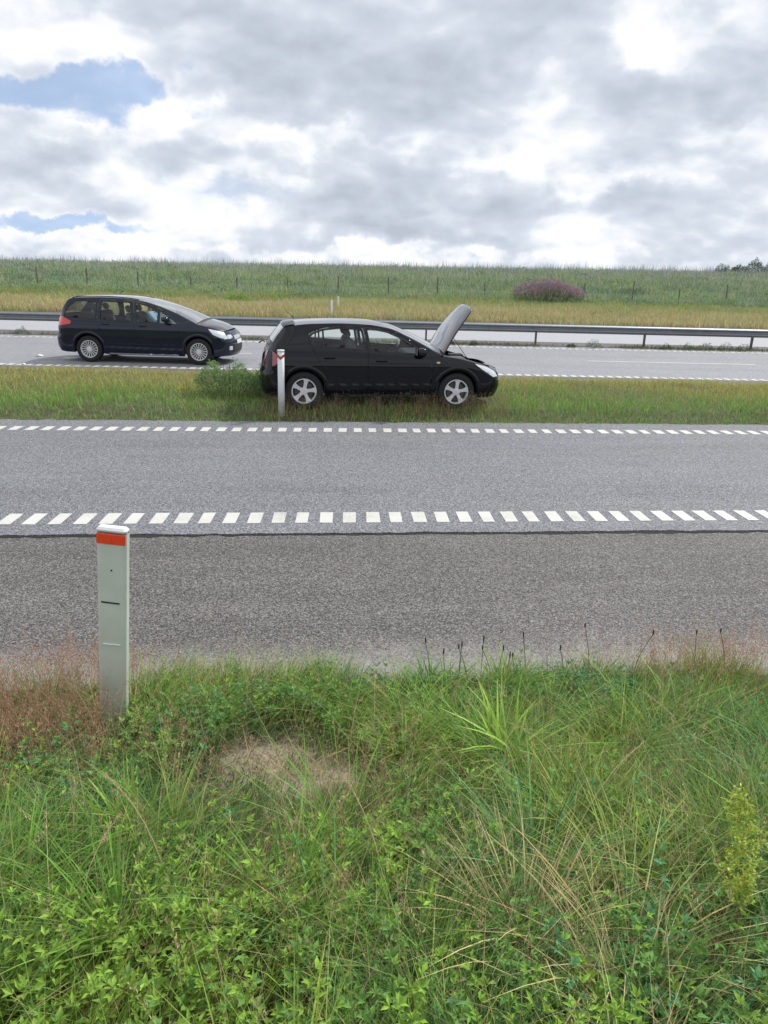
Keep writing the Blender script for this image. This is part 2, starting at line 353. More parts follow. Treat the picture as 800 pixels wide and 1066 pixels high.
A_FAR = asphalt('asphalt_far', (.30, .305, .32), (.38, .385, .395), (.46, .465, .48), 40, blotch=.10)
A_SOIL = asphalt('gravel_soil', (.07, .062, .055), (.125, .115, .105), (.2, .185, .17), 45, blotch=.2)
A_CRACK = simple('crack_tar', (.022, .021, .02), .9, noise=.4, nscale=60)
o = strip('ramp_shoulder', RA, -120, 85, (N0-.12, NJ+.1), -.012, A_SH, thick=.03, jitter=(.03, 0), fine=(-4, 4)); tag(o, 'brownish coarse asphalt shoulder nearest the verge', kind='structure')
o = strip('joint_crack', RA, -120, 85, (NJ-.035, NJ+.1), -.008, A_CRACK, thick=.003, jitter=(.016, 0), fine=(-8, 10)); tag(o, 'dark ragged crack along the asphalt joint', kind='structure')
o = strip('ramp_lane', RA, -120, 85, (NJ, N1+.05), .002, A_LANE, thick=.04, jitter=(.010, .03), fine=(-10, 12)); tag(o, 'blue-grey asphalt lane between the two dashed edge lines', kind='structure')
o = strip('main_road', MA, -400, 400, (M0-.1, M1), .0, A_MAIN, thick=.03); tag(o, 'grey two lane carriageway beyond the grass strip', kind='structure')
o = strip('road_shoulder', MA, -400, 400, (M0-.15, 18.22), .006, A_SOIL, thick=.03, jitter=(.03, .02), fine=(-16, 16)); tag(o, 'brown gritty shoulder of the main carriageway', kind='structure')
o = strip('central_strip', MA, -400, 400, (M1-.02, M2), .008, A_SOIL, thick=.03, jitter=(.04, .04), fine=(-22, 22)); tag(o, 'dark gravel strip under the guardrail', kind='structure')
o = strip('far_road', MA, -400, 400, (M2-.02, M3), .004, A_FAR, thick=.03); tag(o, 'pale far carriageway behind the guardrail', kind='structure')

def paint_mat():
    m, nt, b = mat_new('road_paint'); N = nt.nodes; L = nt.links; b.inputs['Roughness'].default_value = .6
    tc = N.new('ShaderNodeTexCoord'); n = N.new('ShaderNodeTexNoise'); L.new(tc.outputs['Object'], n.inputs[0]); n.inputs['Scale'].default_value = 70; n.inputs['Detail'].default_value = 5; n.inputs['Roughness'].default_value = .8
    n2 = N.new('ShaderNodeTexNoise'); L.new(tc.outputs['Object'], n2.inputs[0]); n2.inputs['Scale'].default_value = 2.5; n2.inputs['Detail'].default_value = 3
    a = N.new('ShaderNodeMath'); a.operation = 'MULTIPLY_ADD'; L.new(n2.outputs[0], a.inputs[0]); a.inputs[1].default_value = .5; L.new(n.outputs[0], a.inputs[2])
    r = N.new('ShaderNodeValToRGB'); L.new(a.outputs[0], r.inputs[0]); e = r.color_ramp.elements
    e[0].position = .46; e[0].color = (.17, .17, .17, 1); e[1].position = .78; e[1].color = (.62, .61, .56, 1); k = e.new(.60); k.color = (.47, .46, .42, 1)
    L.new(r.outputs[0], b.inputs['Base Color']); return m
PAINT = paint_mat()
def dashes(name, ang, n0, n1, t0, t1, period, width, z, label, skew=0, wear=.004):
    mb = MB(); t = t0
    while t < t1:
        j = lambda s=wear: random.uniform(-s, s); w = width*random.uniform(.93, 1.07); p = [(t+j(), n0+j()), (t+w+j(), n0+j()), (t+w+skew+j(), n1+j()), (t+skew+j(), n1+j())]
        mb.add([(x, y, z) for x, y in p]+[(x, y, z-.004) for x, y in p], [(0, 1, 2, 3), (4, 5, 1, 0), (5, 6, 2, 1), (6, 7, 3, 2), (7, 4, 0, 3)]); t += period
    o = mb.build(name, PAINT); o.rotation_euler = (0, 0, ang); tag(o, label, kind='structure')
dashes('road_marking', RA, 6.785, 7.11, -30.0765, 50, .2300, .122, .0065, 'white block line between shoulder and ramp lane', skew=.015)
dashes('road_marking', RA, 11.09, 11.37, -39.868, 60, .2300, .125, .0065, 'white block line along the grass strip', skew=.015)
dashes('road_marking', MA, 18.30, 18.60, -60, 60, .2300, .13, .0065, 'white block line at the near edge of the main carriageway')
dashes('road_marking', MA, 25.75, 26.05, -70, 70, .2300, .13, .0065, 'white block line at the far edge of the main carriageway')
mb = MB()
for t in (6.8+15*k for k in range(-5, 6)): mb.add([(t, 22.02, .0065), (t+5.1, 22.02, .0065), (t+5.1, 22.14, .0065), (t, 22.14, .0065)]+[(t, 22.02, .002), (t+5.1, 22.02, .002), (t+5.1, 22.14, .002), (t, 22.14, .002)], [(0, 1, 2, 3), (4, 5, 1, 0), (6, 7, 3, 2)])
o = mb.build('road_marking', PAINT); o.rotation_euler = (0, 0, MA); tag(o, 'white dashed lane line of the main carriageway', kind='structure')

# ------------------------------------------------------------------ guardrail
GALV = simple('galvanised_steel', (.27, .29, .31), .45, metal=.55, noise=.25, nscale=6); GALVP = simple('weathered_post_steel', (.13, .115, .10), .7, metal=.3, noise=.4, nscale=14)
gr = empty('guardrail', (0, 0, 0), MA); tag(gr, 'long grey steel guardrail on posts between the two carriageways', 'guardrail')
NG = 27.35
prof = []
for i in range(25):     # W-shaped beam
    s = i/24; z = .44+.31*s; prof.append((NG-.10-.038*(1-math.cos(s*4*math.pi))/1.0*.5*2+.0, z))
T = np.arange(-150, 151, 4.0); v = []; f = []
prof2 = prof+[(y+.006, z) for y, z in prof[::-1]]; k = len(prof2)
for t in T:
    for y, z in prof2: v.append((t, y, z))
for i in range(len(T)-1):
    for j in range(k): f.append((i*k+j, i*k+k+j, i*k+k+(j+1) % k, i*k+(j+1) % k))
rail = mesh_obj('rail', v, f, GALV, gr, smooth=False)
# top tube of the rail's back side, seen as a pale rim
for i, t in enumerate(np.arange(-81.55, 83, 4.0)):
    mb = MB(); mb.prism_y([(-.05, 0), (.05, 0), (.05, .006), (-.05, .006)], 0, 0) if False else None
    sec = [(-.028, -.05), (.028, -.05), (.028, -.044), (-.022, -.044), (-.022, .044), (.028, .044), (.028, .05), (-.028, .05)]
    n_ = len(sec); lean = random.uniform(-.01, .01)
    mb.add([(t+x, NG+y, -.05) for x, y in sec]+[(t+x+lean, NG+y, .72) for x, y in sec], [tuple(range(n_)), tuple(range(2*n_-1, n_-1, -1))]+[(a_, (a_+1) % n_, n_+(a_+1) % n_, n_+a_) for a_ in range(n_)])
    mb.box((t, NG-.07, .6), (.05, .06, .2))
    mb.build('post', GALVP, gr)

# ------------------------------------------------------------------ car body generator
def spline(pts):
    P = sorted(pts); xs_ = np.array([p[0] for p in P]); ys_ = np.array([p[1] for p in P])
    h = np.diff(xs_); d = np.diff(ys_)/h; mm = np.zeros(len(xs_)); mm[1:-1] = np.where(d[:-1]*d[1:] > 0, 2*d[:-1]*d[1:]/(d[:-1]+d[1:]+1e-12), 0); mm[0] = d[0]; mm[-1] = d[-1]
    def f(x):
        x = np.clip(x, xs_[0], xs_[-1]); i = np.clip(np.searchsorted(xs_, x)-1, 0, len(h)-1); t = (x-xs_[i])/h[i]
        return (2*t**3-3*t**2+1)*ys_[i]+(t**3-2*t**2+t)*h[i]*mm[i]+(-2*t**3+3*t**2)*ys_[i+1]+(t**3-t**2)*h[i]*mm[i+1]
    return f
def densify(poly, step, closed=True):
    out = []; n = len(poly)
    for i in range(n if closed else n-1):
        a_, b_ = poly[i], poly[(i+1) % n]; L_ = math.dist(a_, b_); k_ = max(1, int(L_/step))
        for j in range(k_): out.append((a_[0]+(b_[0]-a_[0])*j/k_, a_[1]+(b_[1]-a_[1])*j/k_))
    if not closed: out.append(tuple(poly[-1]))
    return out
def rounded(poly, r=.03, k=4):
    out = []; n = len(poly)
    for i in range(n):
        p0, p, p1 = [Vector(poly[j]) for j in ((i-1) % n, i, (i+1) % n)]
        a_ = (p0-p); b_ = (p1-p); ra = min(r, a_.length*.45); rb = min(r, b_.length*.45); A = p+a_.normalized()*ra; B = p+b_.normalized()*rb
        for q_ in range(k+1): t = q_/k; out.append(tuple(A*(1-t)**2+p*2*t*(1-t)+B*t*t))
    return out
def area(p): return sum(p[i][0]*p[(i+1) % len(p)][1]-p[(i+1) % len(p)][0]*p[i][1] for i in range(len(p)))/2
def offset(poly, d):     # positive d shrinks
    if area(poly) < 0: poly = poly[::-1]
    n = len(poly); out = []
    for i in range(n):
        p0, p, p1 = [Vector(poly[j]) for j in ((i-1) % n, i, (i+1) % n)]
        e1 = (p-p0); e2 = (p1-p)
        if e1.length < 1e-6 or e2.length < 1e-6: continue
        n1 = Vector((-e1.y, e1.x)).normalized(); n2 = Vector((-e2.y, e2.x)).normalized(); nn = (n1+n2)
        if nn.length < 1e-4: nn = n1
        nn.normalize(); out.append(tuple(p+nn*d/max(.5, nn.dot(n1))))
    return out
def inside(pts, poly):
    x, y = pts[:, 0], pts[:, 1]; c = np.zeros(len(pts), bool); n = len(poly)
    for i in range(n):
        (x0, y0), (x1, y1) = poly[i], poly[(i+1) % n]
        if y0 == y1: continue
        c ^= ((y0 > y) != (y1 > y)) & (x < (x1-x0)*(y-y0)/(y1-y0)+x0)
    return c
def region(name, outer, holes, fmap, mat, parent, step=.05, smooth=True, flip=False, thick=0):
    rings = [densify(outer, step)]+[densify(h, step) for h in holes]; V2 = []; E2 = []
    for r_ in rings:
        k0 = len(V2); V2 += r_; E2 += [(k0+i, k0+(i+1) % len(r_)) for i in range(len(r_))]
    xs_ = [p[0] for p in rings[0]]; ys_ = [p[1] for p in rings[0]]
    gx, gy = np.meshgrid(np.arange(min(xs_)+step/2, max(xs_), step), np.arange(min(ys_)+step/2, max(ys_), step)); G = np.stack([gx.ravel(), gy.ravel()], 1)
    if len(G):
        ok = inside(G, rings[0])
        for h in rings[1:]: ok &= ~inside(G, h)
        B = np.array(V2); G = G[ok]
        if len(G): dmin = np.min(np.linalg.norm(G[:, None]-B[None], axis=2), 1); G = G[dmin > step*.45]
        V2 = V2+[tuple(g_) for g_ in G]
    r_ = delaunay_2d_cdt([Vector(v_) for v_ in V2], E2, [], 0, 1e-5); vs, fs = r_[0], r_[2]
    cen = np.array([[sum(vs[i].x for i in f_)/3, sum(vs[i].y for i in f_)/3] for f_ in fs]); ok = inside(cen, rings[0])
    for h in rings[1:]: ok &= ~inside(cen, h)
    fs = [f_ if not flip else f_[::-1] for f_, o_ in zip(fs, ok) if o_]
    used = sorted({i for f_ in fs for i in f_}); mp = {i: n_ for n_, i in enumerate(used)}
    o_ = mesh_obj(name, [fmap(vs[i].x, vs[i].y) for i in used], [tuple(mp[i] for i in f_) for f_ in fs], mat, parent, smooth)
    if thick:
        s_ = o_.modifiers.new('thickness', 'SOLIDIFY'); s_.thickness = thick; s_.offset = -1; s_.use_rim = False
    return o_
class Shell:
    """car skin described by three charts: sides (x,z), ends (y,z) and top (x,v)"""
    def __init__(s, W, wl, ze, ye_cab, belt, xr, xf, crown, low, cr=.34, cf=.42, n=2.6, cowl=(3.0, 3.2), tail=.3, beta=None, swage=.012, swz=.7):
        s.W, s.wl, s.ze, s.yec, s.belt, s.xr, s.xf, s.crown, s.low = W, spline(wl), spline(ze), spline(ye_cab), spline(belt), spline(xr), spline(xf), spline(crown), spline(low)
        s.cr, s.cf, s.n = cr, cf, n; s.uh = .5**(1/n); s.sw, s.swz = swage, swz
        x = 0.
        for _ in range(60): x = .5*x+.5*(s.xr(s.ze(x))+s.cr*(1-s.uh))
        s.xh0 = float(x); x = 10.
        x = s.xf(.6)-.2
        for _ in range(60): x = .5*x+.5*(s.xf(s.ze(x))-s.cf*(1-s.uh))
        s.xh1 = float(x); s.z0 = float(s.ze(s.xh0)); s.z1 = float(s.ze(s.xh1)); s.beta = spline(beta)
    def side0(s, x, z):
        ze, zb = float(s.ze(x)), float(s.belt(x)); zb = min(zb, ze)
        if z <= zb or ze-zb < .02:
            y = s.W*float(s.wl(z)); y += s.sw*math.exp(-((z-s.swz)/.035)**2)*.6
            y -= .05*max(0, 1-(ze-z)/.09)**2 if ze-zb < .02 else 0
        else:
            yb = s.W*float(s.wl(zb)); t = (z-zb)/(ze-zb); k_ = min(1, (ze-zb)/.25)
            yt = yb+(float(s.yec(x))-yb)*k_; y = yb+(yt-yb)*(.8*t+.2*t*t)
        return y
    def ys(s, x, z):
        y = s.side0(x, z)
        zc = min(z, float(s.ze(x)))
        u0 = ((float(s.xr(z))+s.cr)-x)/s.cr; u1 = (x-(float(s.xf(z))-s.cf))/s.cf
        for u in (u0, u1):
            if u > 0: y *= max(0., 1-min(u, .999)**s.n)**(1/s.n)
        return y
    def side(s, sign, d=0):
        def f_(x, z): return (x, sign*(s.ys(x, z)-d), z)
        return f_
    def end_x(s, y, z, front):
        X_ = float(s.xf(z)) if front else float(s.xr(z)); c = s.cf if front else s.cr
        w = s.side0(s.xh1 if front else s.xh0, z); q_ = max(0., 1-min(.9999, abs(y)/w)**s.n)**(1/s.n)
        return X_-c+c*q_ if front else X_+c-c*q_
    def end(s, front, d=0):
        def f_(y, z): return (s.end_x(y, z, front)+(-d if front else d), y, z)
        return f_
    def top(s, d=0, taper=0):
        def f_(x, v):
            ye = s.ys(x, float(s.ze(x)))-.001; 
            if x > (s.xh0+s.xh1)/2: xe, zz, fr = s.xh1, s.z1, True
            else: xe, zz, fr = s.xh0, s.z0, False
            yh = s.ys(xe, zz); bx = s.end_x(v*yh, zz, fr)-s.end_x(yh, zz, fr)
            X_ = x+float(s.beta(x))*bx
            if taper: ye = ye*(1-taper*max(0, (x-3.10)/.88)**2)
            return (X_, v*ye, float(s.ze(x))+float(s.crown(x))*(1-abs(v)**2.6)-d)
        return f_
    def side_outline(s, arches, step=.05):
        xs_ = np.arange(s.xh0, s.xh1, step); top_ = [(float(x), float(s.ze(x))) for x in xs_]+[(s.xh1, s.z1)]
        def hx(z, front): return float(s.xf(z))-s.cf*(1-s.uh) if front else float(s.xr(z))+s.cr*(1-s.uh)
        zl1 = float(s.low(s.xh1)); zl0 = float(s.low(s.xh0))
        fr = [(hx(z, True), z) for z in np.linspace(s.z1, zl1, 14)][1:]; rr = [(hx(z, False), z) for z in np.linspace(zl0, s.z0, 14)][:-1]
        bot = []; x = fr[-1][0]-step
        arches = sorted(arches, reverse=True); xe = rr[0][0]
        for (cx, cz, r_) in arches:
            zl = float(s.low(cx)); h = math.sqrt(max(0, r_*r_-(zl-cz)**2)); 
            while x > cx+h+.01: bot.append((x, float(s.low(x)))); x -= step
            a0 = math.atan2(zl-cz, h); 
            for k_ in range(17):
                q_ = a0+(math.pi-2*a0)*k_/16; bot.append((cx+r_*math.cos(q_), cz+r_*math.sin(q_)))
            x = cx-h-step
        while x > xe+.01: bot.append((x, float(s.low(x)))); x -= step
        poly = top_+fr+bot+rr
        return poly[::-1] if area(poly) < 0 else poly
def make_wheel(parent, x, y, sign, Rw, rr, width, style, rot=0):
    w = empty('wheel', (x, y, Rw), 0, parent); o_ = sign*1.0
    t = MB(); hw = width/2
    t.lathe_y([(rr-.005, -hw*.85), (rr+.02, -hw*.97), (Rw-.03, -hw), (Rw-.01, -hw*.86), (Rw, -hw*.7), (Rw, hw*.7), (Rw-.01, hw*.86), (Rw-.03, hw), (rr+.02, hw*.97), (rr-.005, hw*.85)], 56)
    t.build('tyre', RUBBER, w, True)
    m = MB(); out = o_*hw*.85
    m.lathe_y([(rr, out), (rr-.004, out*1.08), (rr-.018, out*1.06), (rr-.024, out*.7), (rr-.03, -out*.6)], 56)
    def spoke(a0, a1, r0, r1, y_, th):
        n_ = 4; P = []
        for (rad, an) in ((r0, a0[0]), (r1, a1[0]), (r1, a1[1]), (r0, a0[1])): P.append((rad*math.cos(an), rad*math.sin(an)))
        rim_in = o_*(abs(y_)-th); ctr = o_*.012
        V_ = [(P[0][0], y_-ctr, P[0][1]), (P[1][0], y_, P[1][1]), (P[2][0], y_, P[2][1]), (P[3][0], y_-ctr, P[3][1])]
        V_ += [(p[0], rim_in, p[1]) for p in P]
        m.add(V_, [(0, 1, 2, 3), (4, 5, 6, 7), (0, 1, 5, 4), (1, 2, 6, 5), (2, 3, 7, 6), (3, 0, 4, 7)])
    if style == 'five':
        for k_ in range(5):
            a_ = rot+k_*2*math.pi/5+math.pi/2; r1, r2, r3 = .055, rr-.075, rr-.014
            spoke((a_-.50, a_+.50), (a_-.21, a_+.21), r1, r2, out*.98, .035)
            spoke((a_-.21, a_+.21), (a_-.25, a_+.25), r2-.002, r3, out*.975, .035)
    else:
        for k_ in range(17):
            a_ = rot+k_*2*math.pi/17; spoke((a_-.11, a_+.11), (a_-.050, a_+.050), .06, rr-.014, out*.98, .022)
    m.lathe_y([(.066, out*.85), (.064, out*1.0), (.03, out*1.02), (.0005, out*1.02)], 24)
    m.build('rim', ALLOY, w)
    d = MB(); d.lathe_y([(.0005, out*.3), (rr*.74, out*.3), (rr*.74, out*.1)], 40); d.build('brake_disc', simple('brake_disc', (.10, .09, .085), .5, metal=.6), w, False)
    h = MB(); h.lathe_y([(.0005, out*.28), (rr*.98, out*.2)], 40); h.build('wheel_back', BLACK, w)
    return w
def seat(parent, x, y, z, w=.5, rear=False):
    m = MB(); rot = Matrix.Rotation(R(-18), 3, 'Y')
    m.box((x, y, z), (.52, w, .16), .04)
    m.box((x-.33, y, z+.33), (.15, w*.95, .62), .05, rot)
    s_ = m.build('seat', SEAT, parent, False)
    xs_ = [y] if not rear else [y-w*.32, y+w*.32]
    for yy in xs_:
        h = MB(); h.box((x-.45, yy, z+.72), (.10, .26, .17), .04, rot); h.tube([(x-.42, yy-.06, z+.58), (x-.44, yy-.06, z+.68)], .008); h.tube([(x-.42, yy+.06, z+.58), (x-.44, yy+.06, z+.68)], .008); h.build('headrest', SEAT, s_)
def steering(parent, x, y, z, tilt=-62):
    m = MB(); rot = Matrix.Rotation(R(tilt), 3, 'Y')
    pts = [Vector((x, y, z))+rot @ Vector((.185*math.cos(q_), .185*math.sin(q_), 0)) for q_ in np.linspace(0, 2*math.pi, 25)]
    m.tube(pts, .015, 6, False)
    for q_ in (0, 2.1, 4.2): m.tube([Vector((x, y, z)), Vector((x, y, z))+rot @ Vector((.18*math.cos(q_), .18*math.sin(q_), 0))], .014, 6)
    m.tube([(x, y, z), Vector((x, y, z))+rot @ Vector((0, 0, -.3))], .03, 8); m.build('steering_wheel', BLACK, parent, True)

def trim_poly(pts, **k): return rounded(pts, **k)
def make_car(spec):
    S = spec['shell']; P = spec['paint']; root = empty(spec['name']); tag(root, spec['label'], 'car')
    arch = [(ax, spec['Rw']+.01, spec['Ra']) for ax in spec['axles']]
    outline = S.side_outline(arch)
    doors = spec['doors']; extra = spec.get('holes', [])
    lamps_side = spec['side_lamps']
    body = None
    for sg in (-1, 1):
        fl = sg > 0
        holes = [d['poly'] for d in doors]+[w for w in spec.get('fixed_windows', [])]+[l['poly'] for l in lamps_side if not l.get('wrap')]
        b_ = region('body_side', outline, holes, S.side(sg), P, root if body is None else body, .05, True, fl)
        if body is None: body = b_; body.name = 'body'
        else: b_.name = 'far_side_panel'
        # dark lining behind the door gaps, below the windows
        lo = []
        for x in np.arange(S.xh0+.05, S.xh1-.05, .08): lo.append((float(x), min(float(S.belt(x))-.03, float(S.ze(x))-.05)))
        zb_ = [(x, z) for x, z in lo][::-1]
        inner_out = [(p[0], p[1]) for p in lo]
        bottom = [(p[0], p[1]+.01) for p in outline if p[1] < spec['Rw']*2.35 and p[0] > S.xh0+.05 and p[0] < S.xh1-.05 and p[1] < float(S.belt(p[0]))-.06]
        bottom = sorted(bottom, key=lambda p: p[0])
        def dedupe(q_):
            r_ = [q_[0]]
            for p in q_[1:]:
                if p[0]-r_[-1][0] > .004: r_.append(p)
            return r_
        region('inner_panel', dedupe(bottom)+dedupe(inner_out)[::-1], [], S.side(sg, .035), DARKIN, body, .12, False, fl)
        for d in doors:
            dp = offset(d['poly'], .0035)
            do = region('door', dp, [d['win']] if d.get('win') else [], S.side(sg, 0), P, root, .045, True, fl, thick=.012)
            if d.get('win'):
                region('window', offset(d['win'], -.004), [], S.side(sg, .010), d.get('glass', GLASS), do, .07, True, fl)
                region('window_frame', offset(d['win'], -.012), [offset(d['win'], .012)], S.side(sg, -.003), BLACK, do, .04, True, fl)
            if d.get('divider'):
                for dv in d['divider']: region('window_divider', dv, [], S.side(sg, -.002), BLACK, do, .04, True, fl, thick=.01)
            hx, hz = d['handle']; m = MB(); y_ = S.ys(hx, hz)
            m.box((hx, sg*(y_+.022), hz), (.19, .022, .030), .009); m.box((hx-.08, sg*(y_+.006), hz), (.022, .03, .024), .006); m.box((hx+.08, sg*(y_+.006), hz), (.022, .03, .024), .006)
            m.build('handle', P, do, False)
            hc = MB(); hc.box((hx-.01, sg*(y_+.001), hz-.012), (.11, .008, .055), .003); hc.build('handle_recess', BLACK, do)
            if d.get('mirror'):
                mx, mz = d['mirror']; y_ = S.ys(mx, mz); V_ = []; F_ = []; nlat, nlon = 8, 14
                for i in range(nlat+1):
                    for j in range(nlon):
                        u_ = -math.pi/2+math.pi*i/nlat; w_ = 2*math.pi*j/nlon
                        cx_, cy_, cz_ = math.cos(u_)*math.cos(w_), math.sin(u_), math.cos(u_)*math.sin(w_)
                        pw = lambda t: math.copysign(abs(t)**.7, t)
                        V_.append((mx+.085*pw(cx_)+(.03 if True else 0)-.04*abs(pw(cy_))*0, sg*(y_+.135)+.115*pw(cy_), mz+.075*pw(cz_)))
                for i in range(nlat):
                    for j in range(nlon): F_.append((i*nlon+j, i*nlon+(j+1) % nlon, (i+1)*nlon+(j+1) % nlon, (i+1)*nlon+j))
                m = MB(); m.add(V_, F_); mo = m.build('mirror', spec.get('mirror_mat', P), do, True)
                m = MB(); m.box((mx+.01, sg*(y_+.02), mz-.055), (.09, .10, .035), .01); m.build('mirror_arm', BLACK, mo)
                m = MB(); m.box((mx-.062, sg*(y_+.135), mz+.003), (.006, .17, .11), .002); m.build('mirror_glass', CHROME, mo)
        for w in spec.get('fixed_windows', []):
            wo = region('quarter_window', offset(w, -.004), [], S.side(sg, .009), spec.get('fixed_glass', GLASS_DARK), root, .07, True, fl)
            region('window_frame', offset(w, -.010), [offset(w, .012)], S.side(sg, -.003), BLACK, wo, .04, True, fl)
        for l in lamps_side:
            region(l['name'], l['poly'], [], S.side(sg, -.004), l['mat'], root, .03, True, fl, thick=.006)
        for t in spec.get('side_trim', []):
            region(t['name'], t['poly'], [], S.side(sg, -t.get('out', .006)), t['mat'], body, .06, True, fl, thick=.008)
        # flared arches
        for (cx, cz, r_) in arch:
            fl_ = [(cx+(r_+.004)*math.cos(q_), cz+(r_+.004)*math.sin(q_)) for q_ in np.linspace(-.25, math.pi+.25, 30)]
            V_ = []; ws = (0, .018, .045, .075)
            for q_ in np.linspace(-.22, math.pi+.22, 34):
                for wi, (w_, o_) in enumerate(zip(ws, (-.02, .014, .012, -.004))):
                    x = cx+(r_-.006+w_)*math.cos(q_); z = max(cz+(r_-.006+w_)*math.sin(q_), .2); V_.append((x, sg*(S.ys(min(max(x, S.xh0-.05), S.xh1+.05), z)+o_), z))
            F_ = [(i*4+j, i*4+j+1, i*4+5+j, i*4+4+j) for i in range(33) for j in range(3)]
            mesh_obj('wheel_arch', V_, F_, P, body, True)
            V_ = []
            for q_ in np.linspace(-.25, math.pi+.25, 30):
                x = cx+r_*math.cos(q_); z = cz+r_*math.sin(q_); yo = S.ys(min(max(x, S.xh0-.02), S.xh1+.02), max(z, .2)); V_ += [(x, sg*(yo-.012), z), (x, sg*.42, z)]
            mesh_obj('wheel_arch_liner', V_, [(2*i, 2*i+1, 2*i+3, 2*i+2) for i in range(29)], BLACK, body, True)
            mesh_obj('wheel_well_wall', [(cx, sg*.42, cz)]+[(cx+r_*math.cos(q_), sg*.42, cz+r_*math.sin(q_)) for q_ in np.linspace(-.25, math.pi+.25, 30)], [(0, i, i+1) for i in range(1, 30)], BLACK, body)
        for ax in spec['axles']:
            make_wheel(root, ax, sg*(S.W-.02-spec['tw']/2), sg, spec['Rw'], spec['rr'], spec['tw'], spec['wheel'], .3+ax)
    # ends
    for front in (True, False):
        zt = S.z1 if front else S.z0; zl = float(S.low(S.xh1 if front else S.xh0)); xh = S.xh1 if front else S.xh0
        L_ = [(-S.side0(xh, z)*S.uh, z) for z in np.linspace(zl, zt, 12)]; R_ = [(-p[0], p[1]) for p in L_][::-1]
        region('front_panel' if front else 'tailgate', L_+R_, [], S.end(front), P, root if not front else body, .05, True, not front)
        for t in spec['front_bits' if front else 'rear_bits']:
            for mir in ((1, -1) if t.get('mirror') else (1,)):
                pl = [(p[0]*mir, p[1]) for p in t['poly']]; pl = pl if area(pl) > 0 else pl[::-1]
                region(t['name'], pl, [], S.end(front, -t.get('out', .006)), t['mat'], root, .04, True, not front, thick=.008)
    # top skins
    for t in spec['top']:
        x0, x1 = t['x']; v0, v1 = t.get('v', (-1, 1)); dx = .05; nx_ = max(2, int((x1-x0)/dx)); nv_ = 40
        V_ = []; f_ = S.top(t.get('d', 0), .22 if t.get('open') else 0); F_ = []
        for i in range(nx_+1):
            x = x0+(x1-x0)*i/nx_
            for j in range(nv_+1):
                s_ = j/nv_; v_ = v0+(v1-v0)*s_
                V_.append(f_(x, math.copysign(abs(v_)**.8, v_)))
        for i in range(nx_):
            for j in range(nv_): F_.append((i*(nv_+1)+j, (i+1)*(nv_+1)+j, (i+1)*(nv_+1)+j+1, i*(nv_+1)+j+1))
        par = root if t.get('own') else body
        o_ = mesh_obj(t['name'], V_, F_, t['mat'], par, True)
        if t.get('open'):
            hx, hz, ang = t['open']
            rot = Matrix.Translation((hx, 0, hz)) @ Matrix.Rotation(-ang, 4, 'Y') @ Matrix.Translation((-hx, 0, -hz))
            for v_ in o_.data.vertices: v_.co = rot @ v_.co
            s_ = o_.modifiers.new('thickness', 'SOLIDIFY'); s_.thickness = .018; s_.offset = -1
    # floor
    m = MB(); x0, x1 = S.xh0+.1, S.xh1-.1; m.box(((x0+x1)/2, 0, .27), (x1-x0-.3, S.W*1.0, .10)); m.box(((x0+x1)/2, 0, .30), (spec['axles'][1]-spec['axles'][0]-.75, S.W*1.72, .12)); m.build('floor_pan', BLACK, body)
    return root, body

# ------------------------------------------------------------------ black hatchback with its bonnet up
PAINT_BLACK = simple('black_paint', (.004, .0045, .0075), .3, coat=.8, spec=.0, noise=.1); PAINT_ROOF = simple('black_paint_top', (.006, .007, .010), .2, coat=1, spec=.8, noise=.1)
S1 = Shell(W=.875,
    wl=[(.15, .90), (.25, .935), (.40, .975), (.55, .992), (.66, 1.0), (.75, .998), (.85, .985), (.95, .955), (1.05, .925), (1.5, .8)],
    ze=[(-.05, .97), (.05, .975), (.16, .985), (.25, 1.09), (.36, 1.24), (.46, 1.345), (.60, 1.375), (.9, 1.405), (1.4, 1.42), (1.85, 1.405), (2.2, 1.345), (2.5, 1.22), (2.8, 1.07), (3.02, .955), (3.12, .915), (3.4, .875), (3.7, .80), (3.95, .715), (4.05, .67), (4.3, .60)],
    ye_cab=[(0, .75), (.16, .76), (.4, .66), (.8, .635), (1.4, .63), (2.2, .625), (2.6, .68), (3.02, .76)],
    belt=[(0, .985), (.3, 1.01), (1, 1.00), (2, .955), (3.0, .91), (3.12, .90), (3.4, .875), (4.3, .60)],
    xr=[(.15, .10), (.25, .03), (.40, 0), (.58, 0), (.66, .03), (.80, .05), (.9, .075), (1.0, .12), (1.3, .3)],
    xf=[(.15, 4.12), (.25, 4.20), (.42, 4.25), (.55, 4.235), (.65, 4.20), (.75, 4.12), (.9, 3.9)],
    crown=[(.0, .01), (.3, .06), (.6, .04), (1.4, .042), (2.2, .06), (3.0, .09), (3.1, .07), (3.6, .05), (4.05, .02)],
    low=[(0, .25), (.35, .22), (1, .21), (2, .20), (3, .20), (4.0, .22), (4.3, .24)],
    beta=[(0, 1), (.16, .9), (.6, .4), (1.4, .0), (2.2, .25), (3.0, .7), (3.5, .9), (4.05, 1)], swage=.014, swz=.74)
rd = rounded([(.90, 1.02), (1.02, .80), (1.13, .56), (1.17, .27), (1.82, .26), (1.82, .96), (1.74, 1.355), (1.35, 1.375), (1.05, 1.335), (.86, 1.26), (.80, 1.20)], .05)
rw = rounded([(.905, 1.065), (1.78, 1.0), (1.715, 1.325), (1.35, 1.345), (1.08, 1.315), (.90, 1.255), (.845, 1.19)], .05)
fd = rounded([(1.83, .26), (2.86, .25), (2.94, .60), (2.90, .93), (2.62, 1.125), (2.38, 1.255), (2.15, 1.335), (1.95, 1.355), (1.755, 1.362), (1.83, .96)], .035)
fw = rounded([(1.87, .985), (2.72, .945), (2.66, 1.05), (2.40, 1.19), (2.16, 1.29), (1.97, 1.325), (1.805, 1.33)], .03)
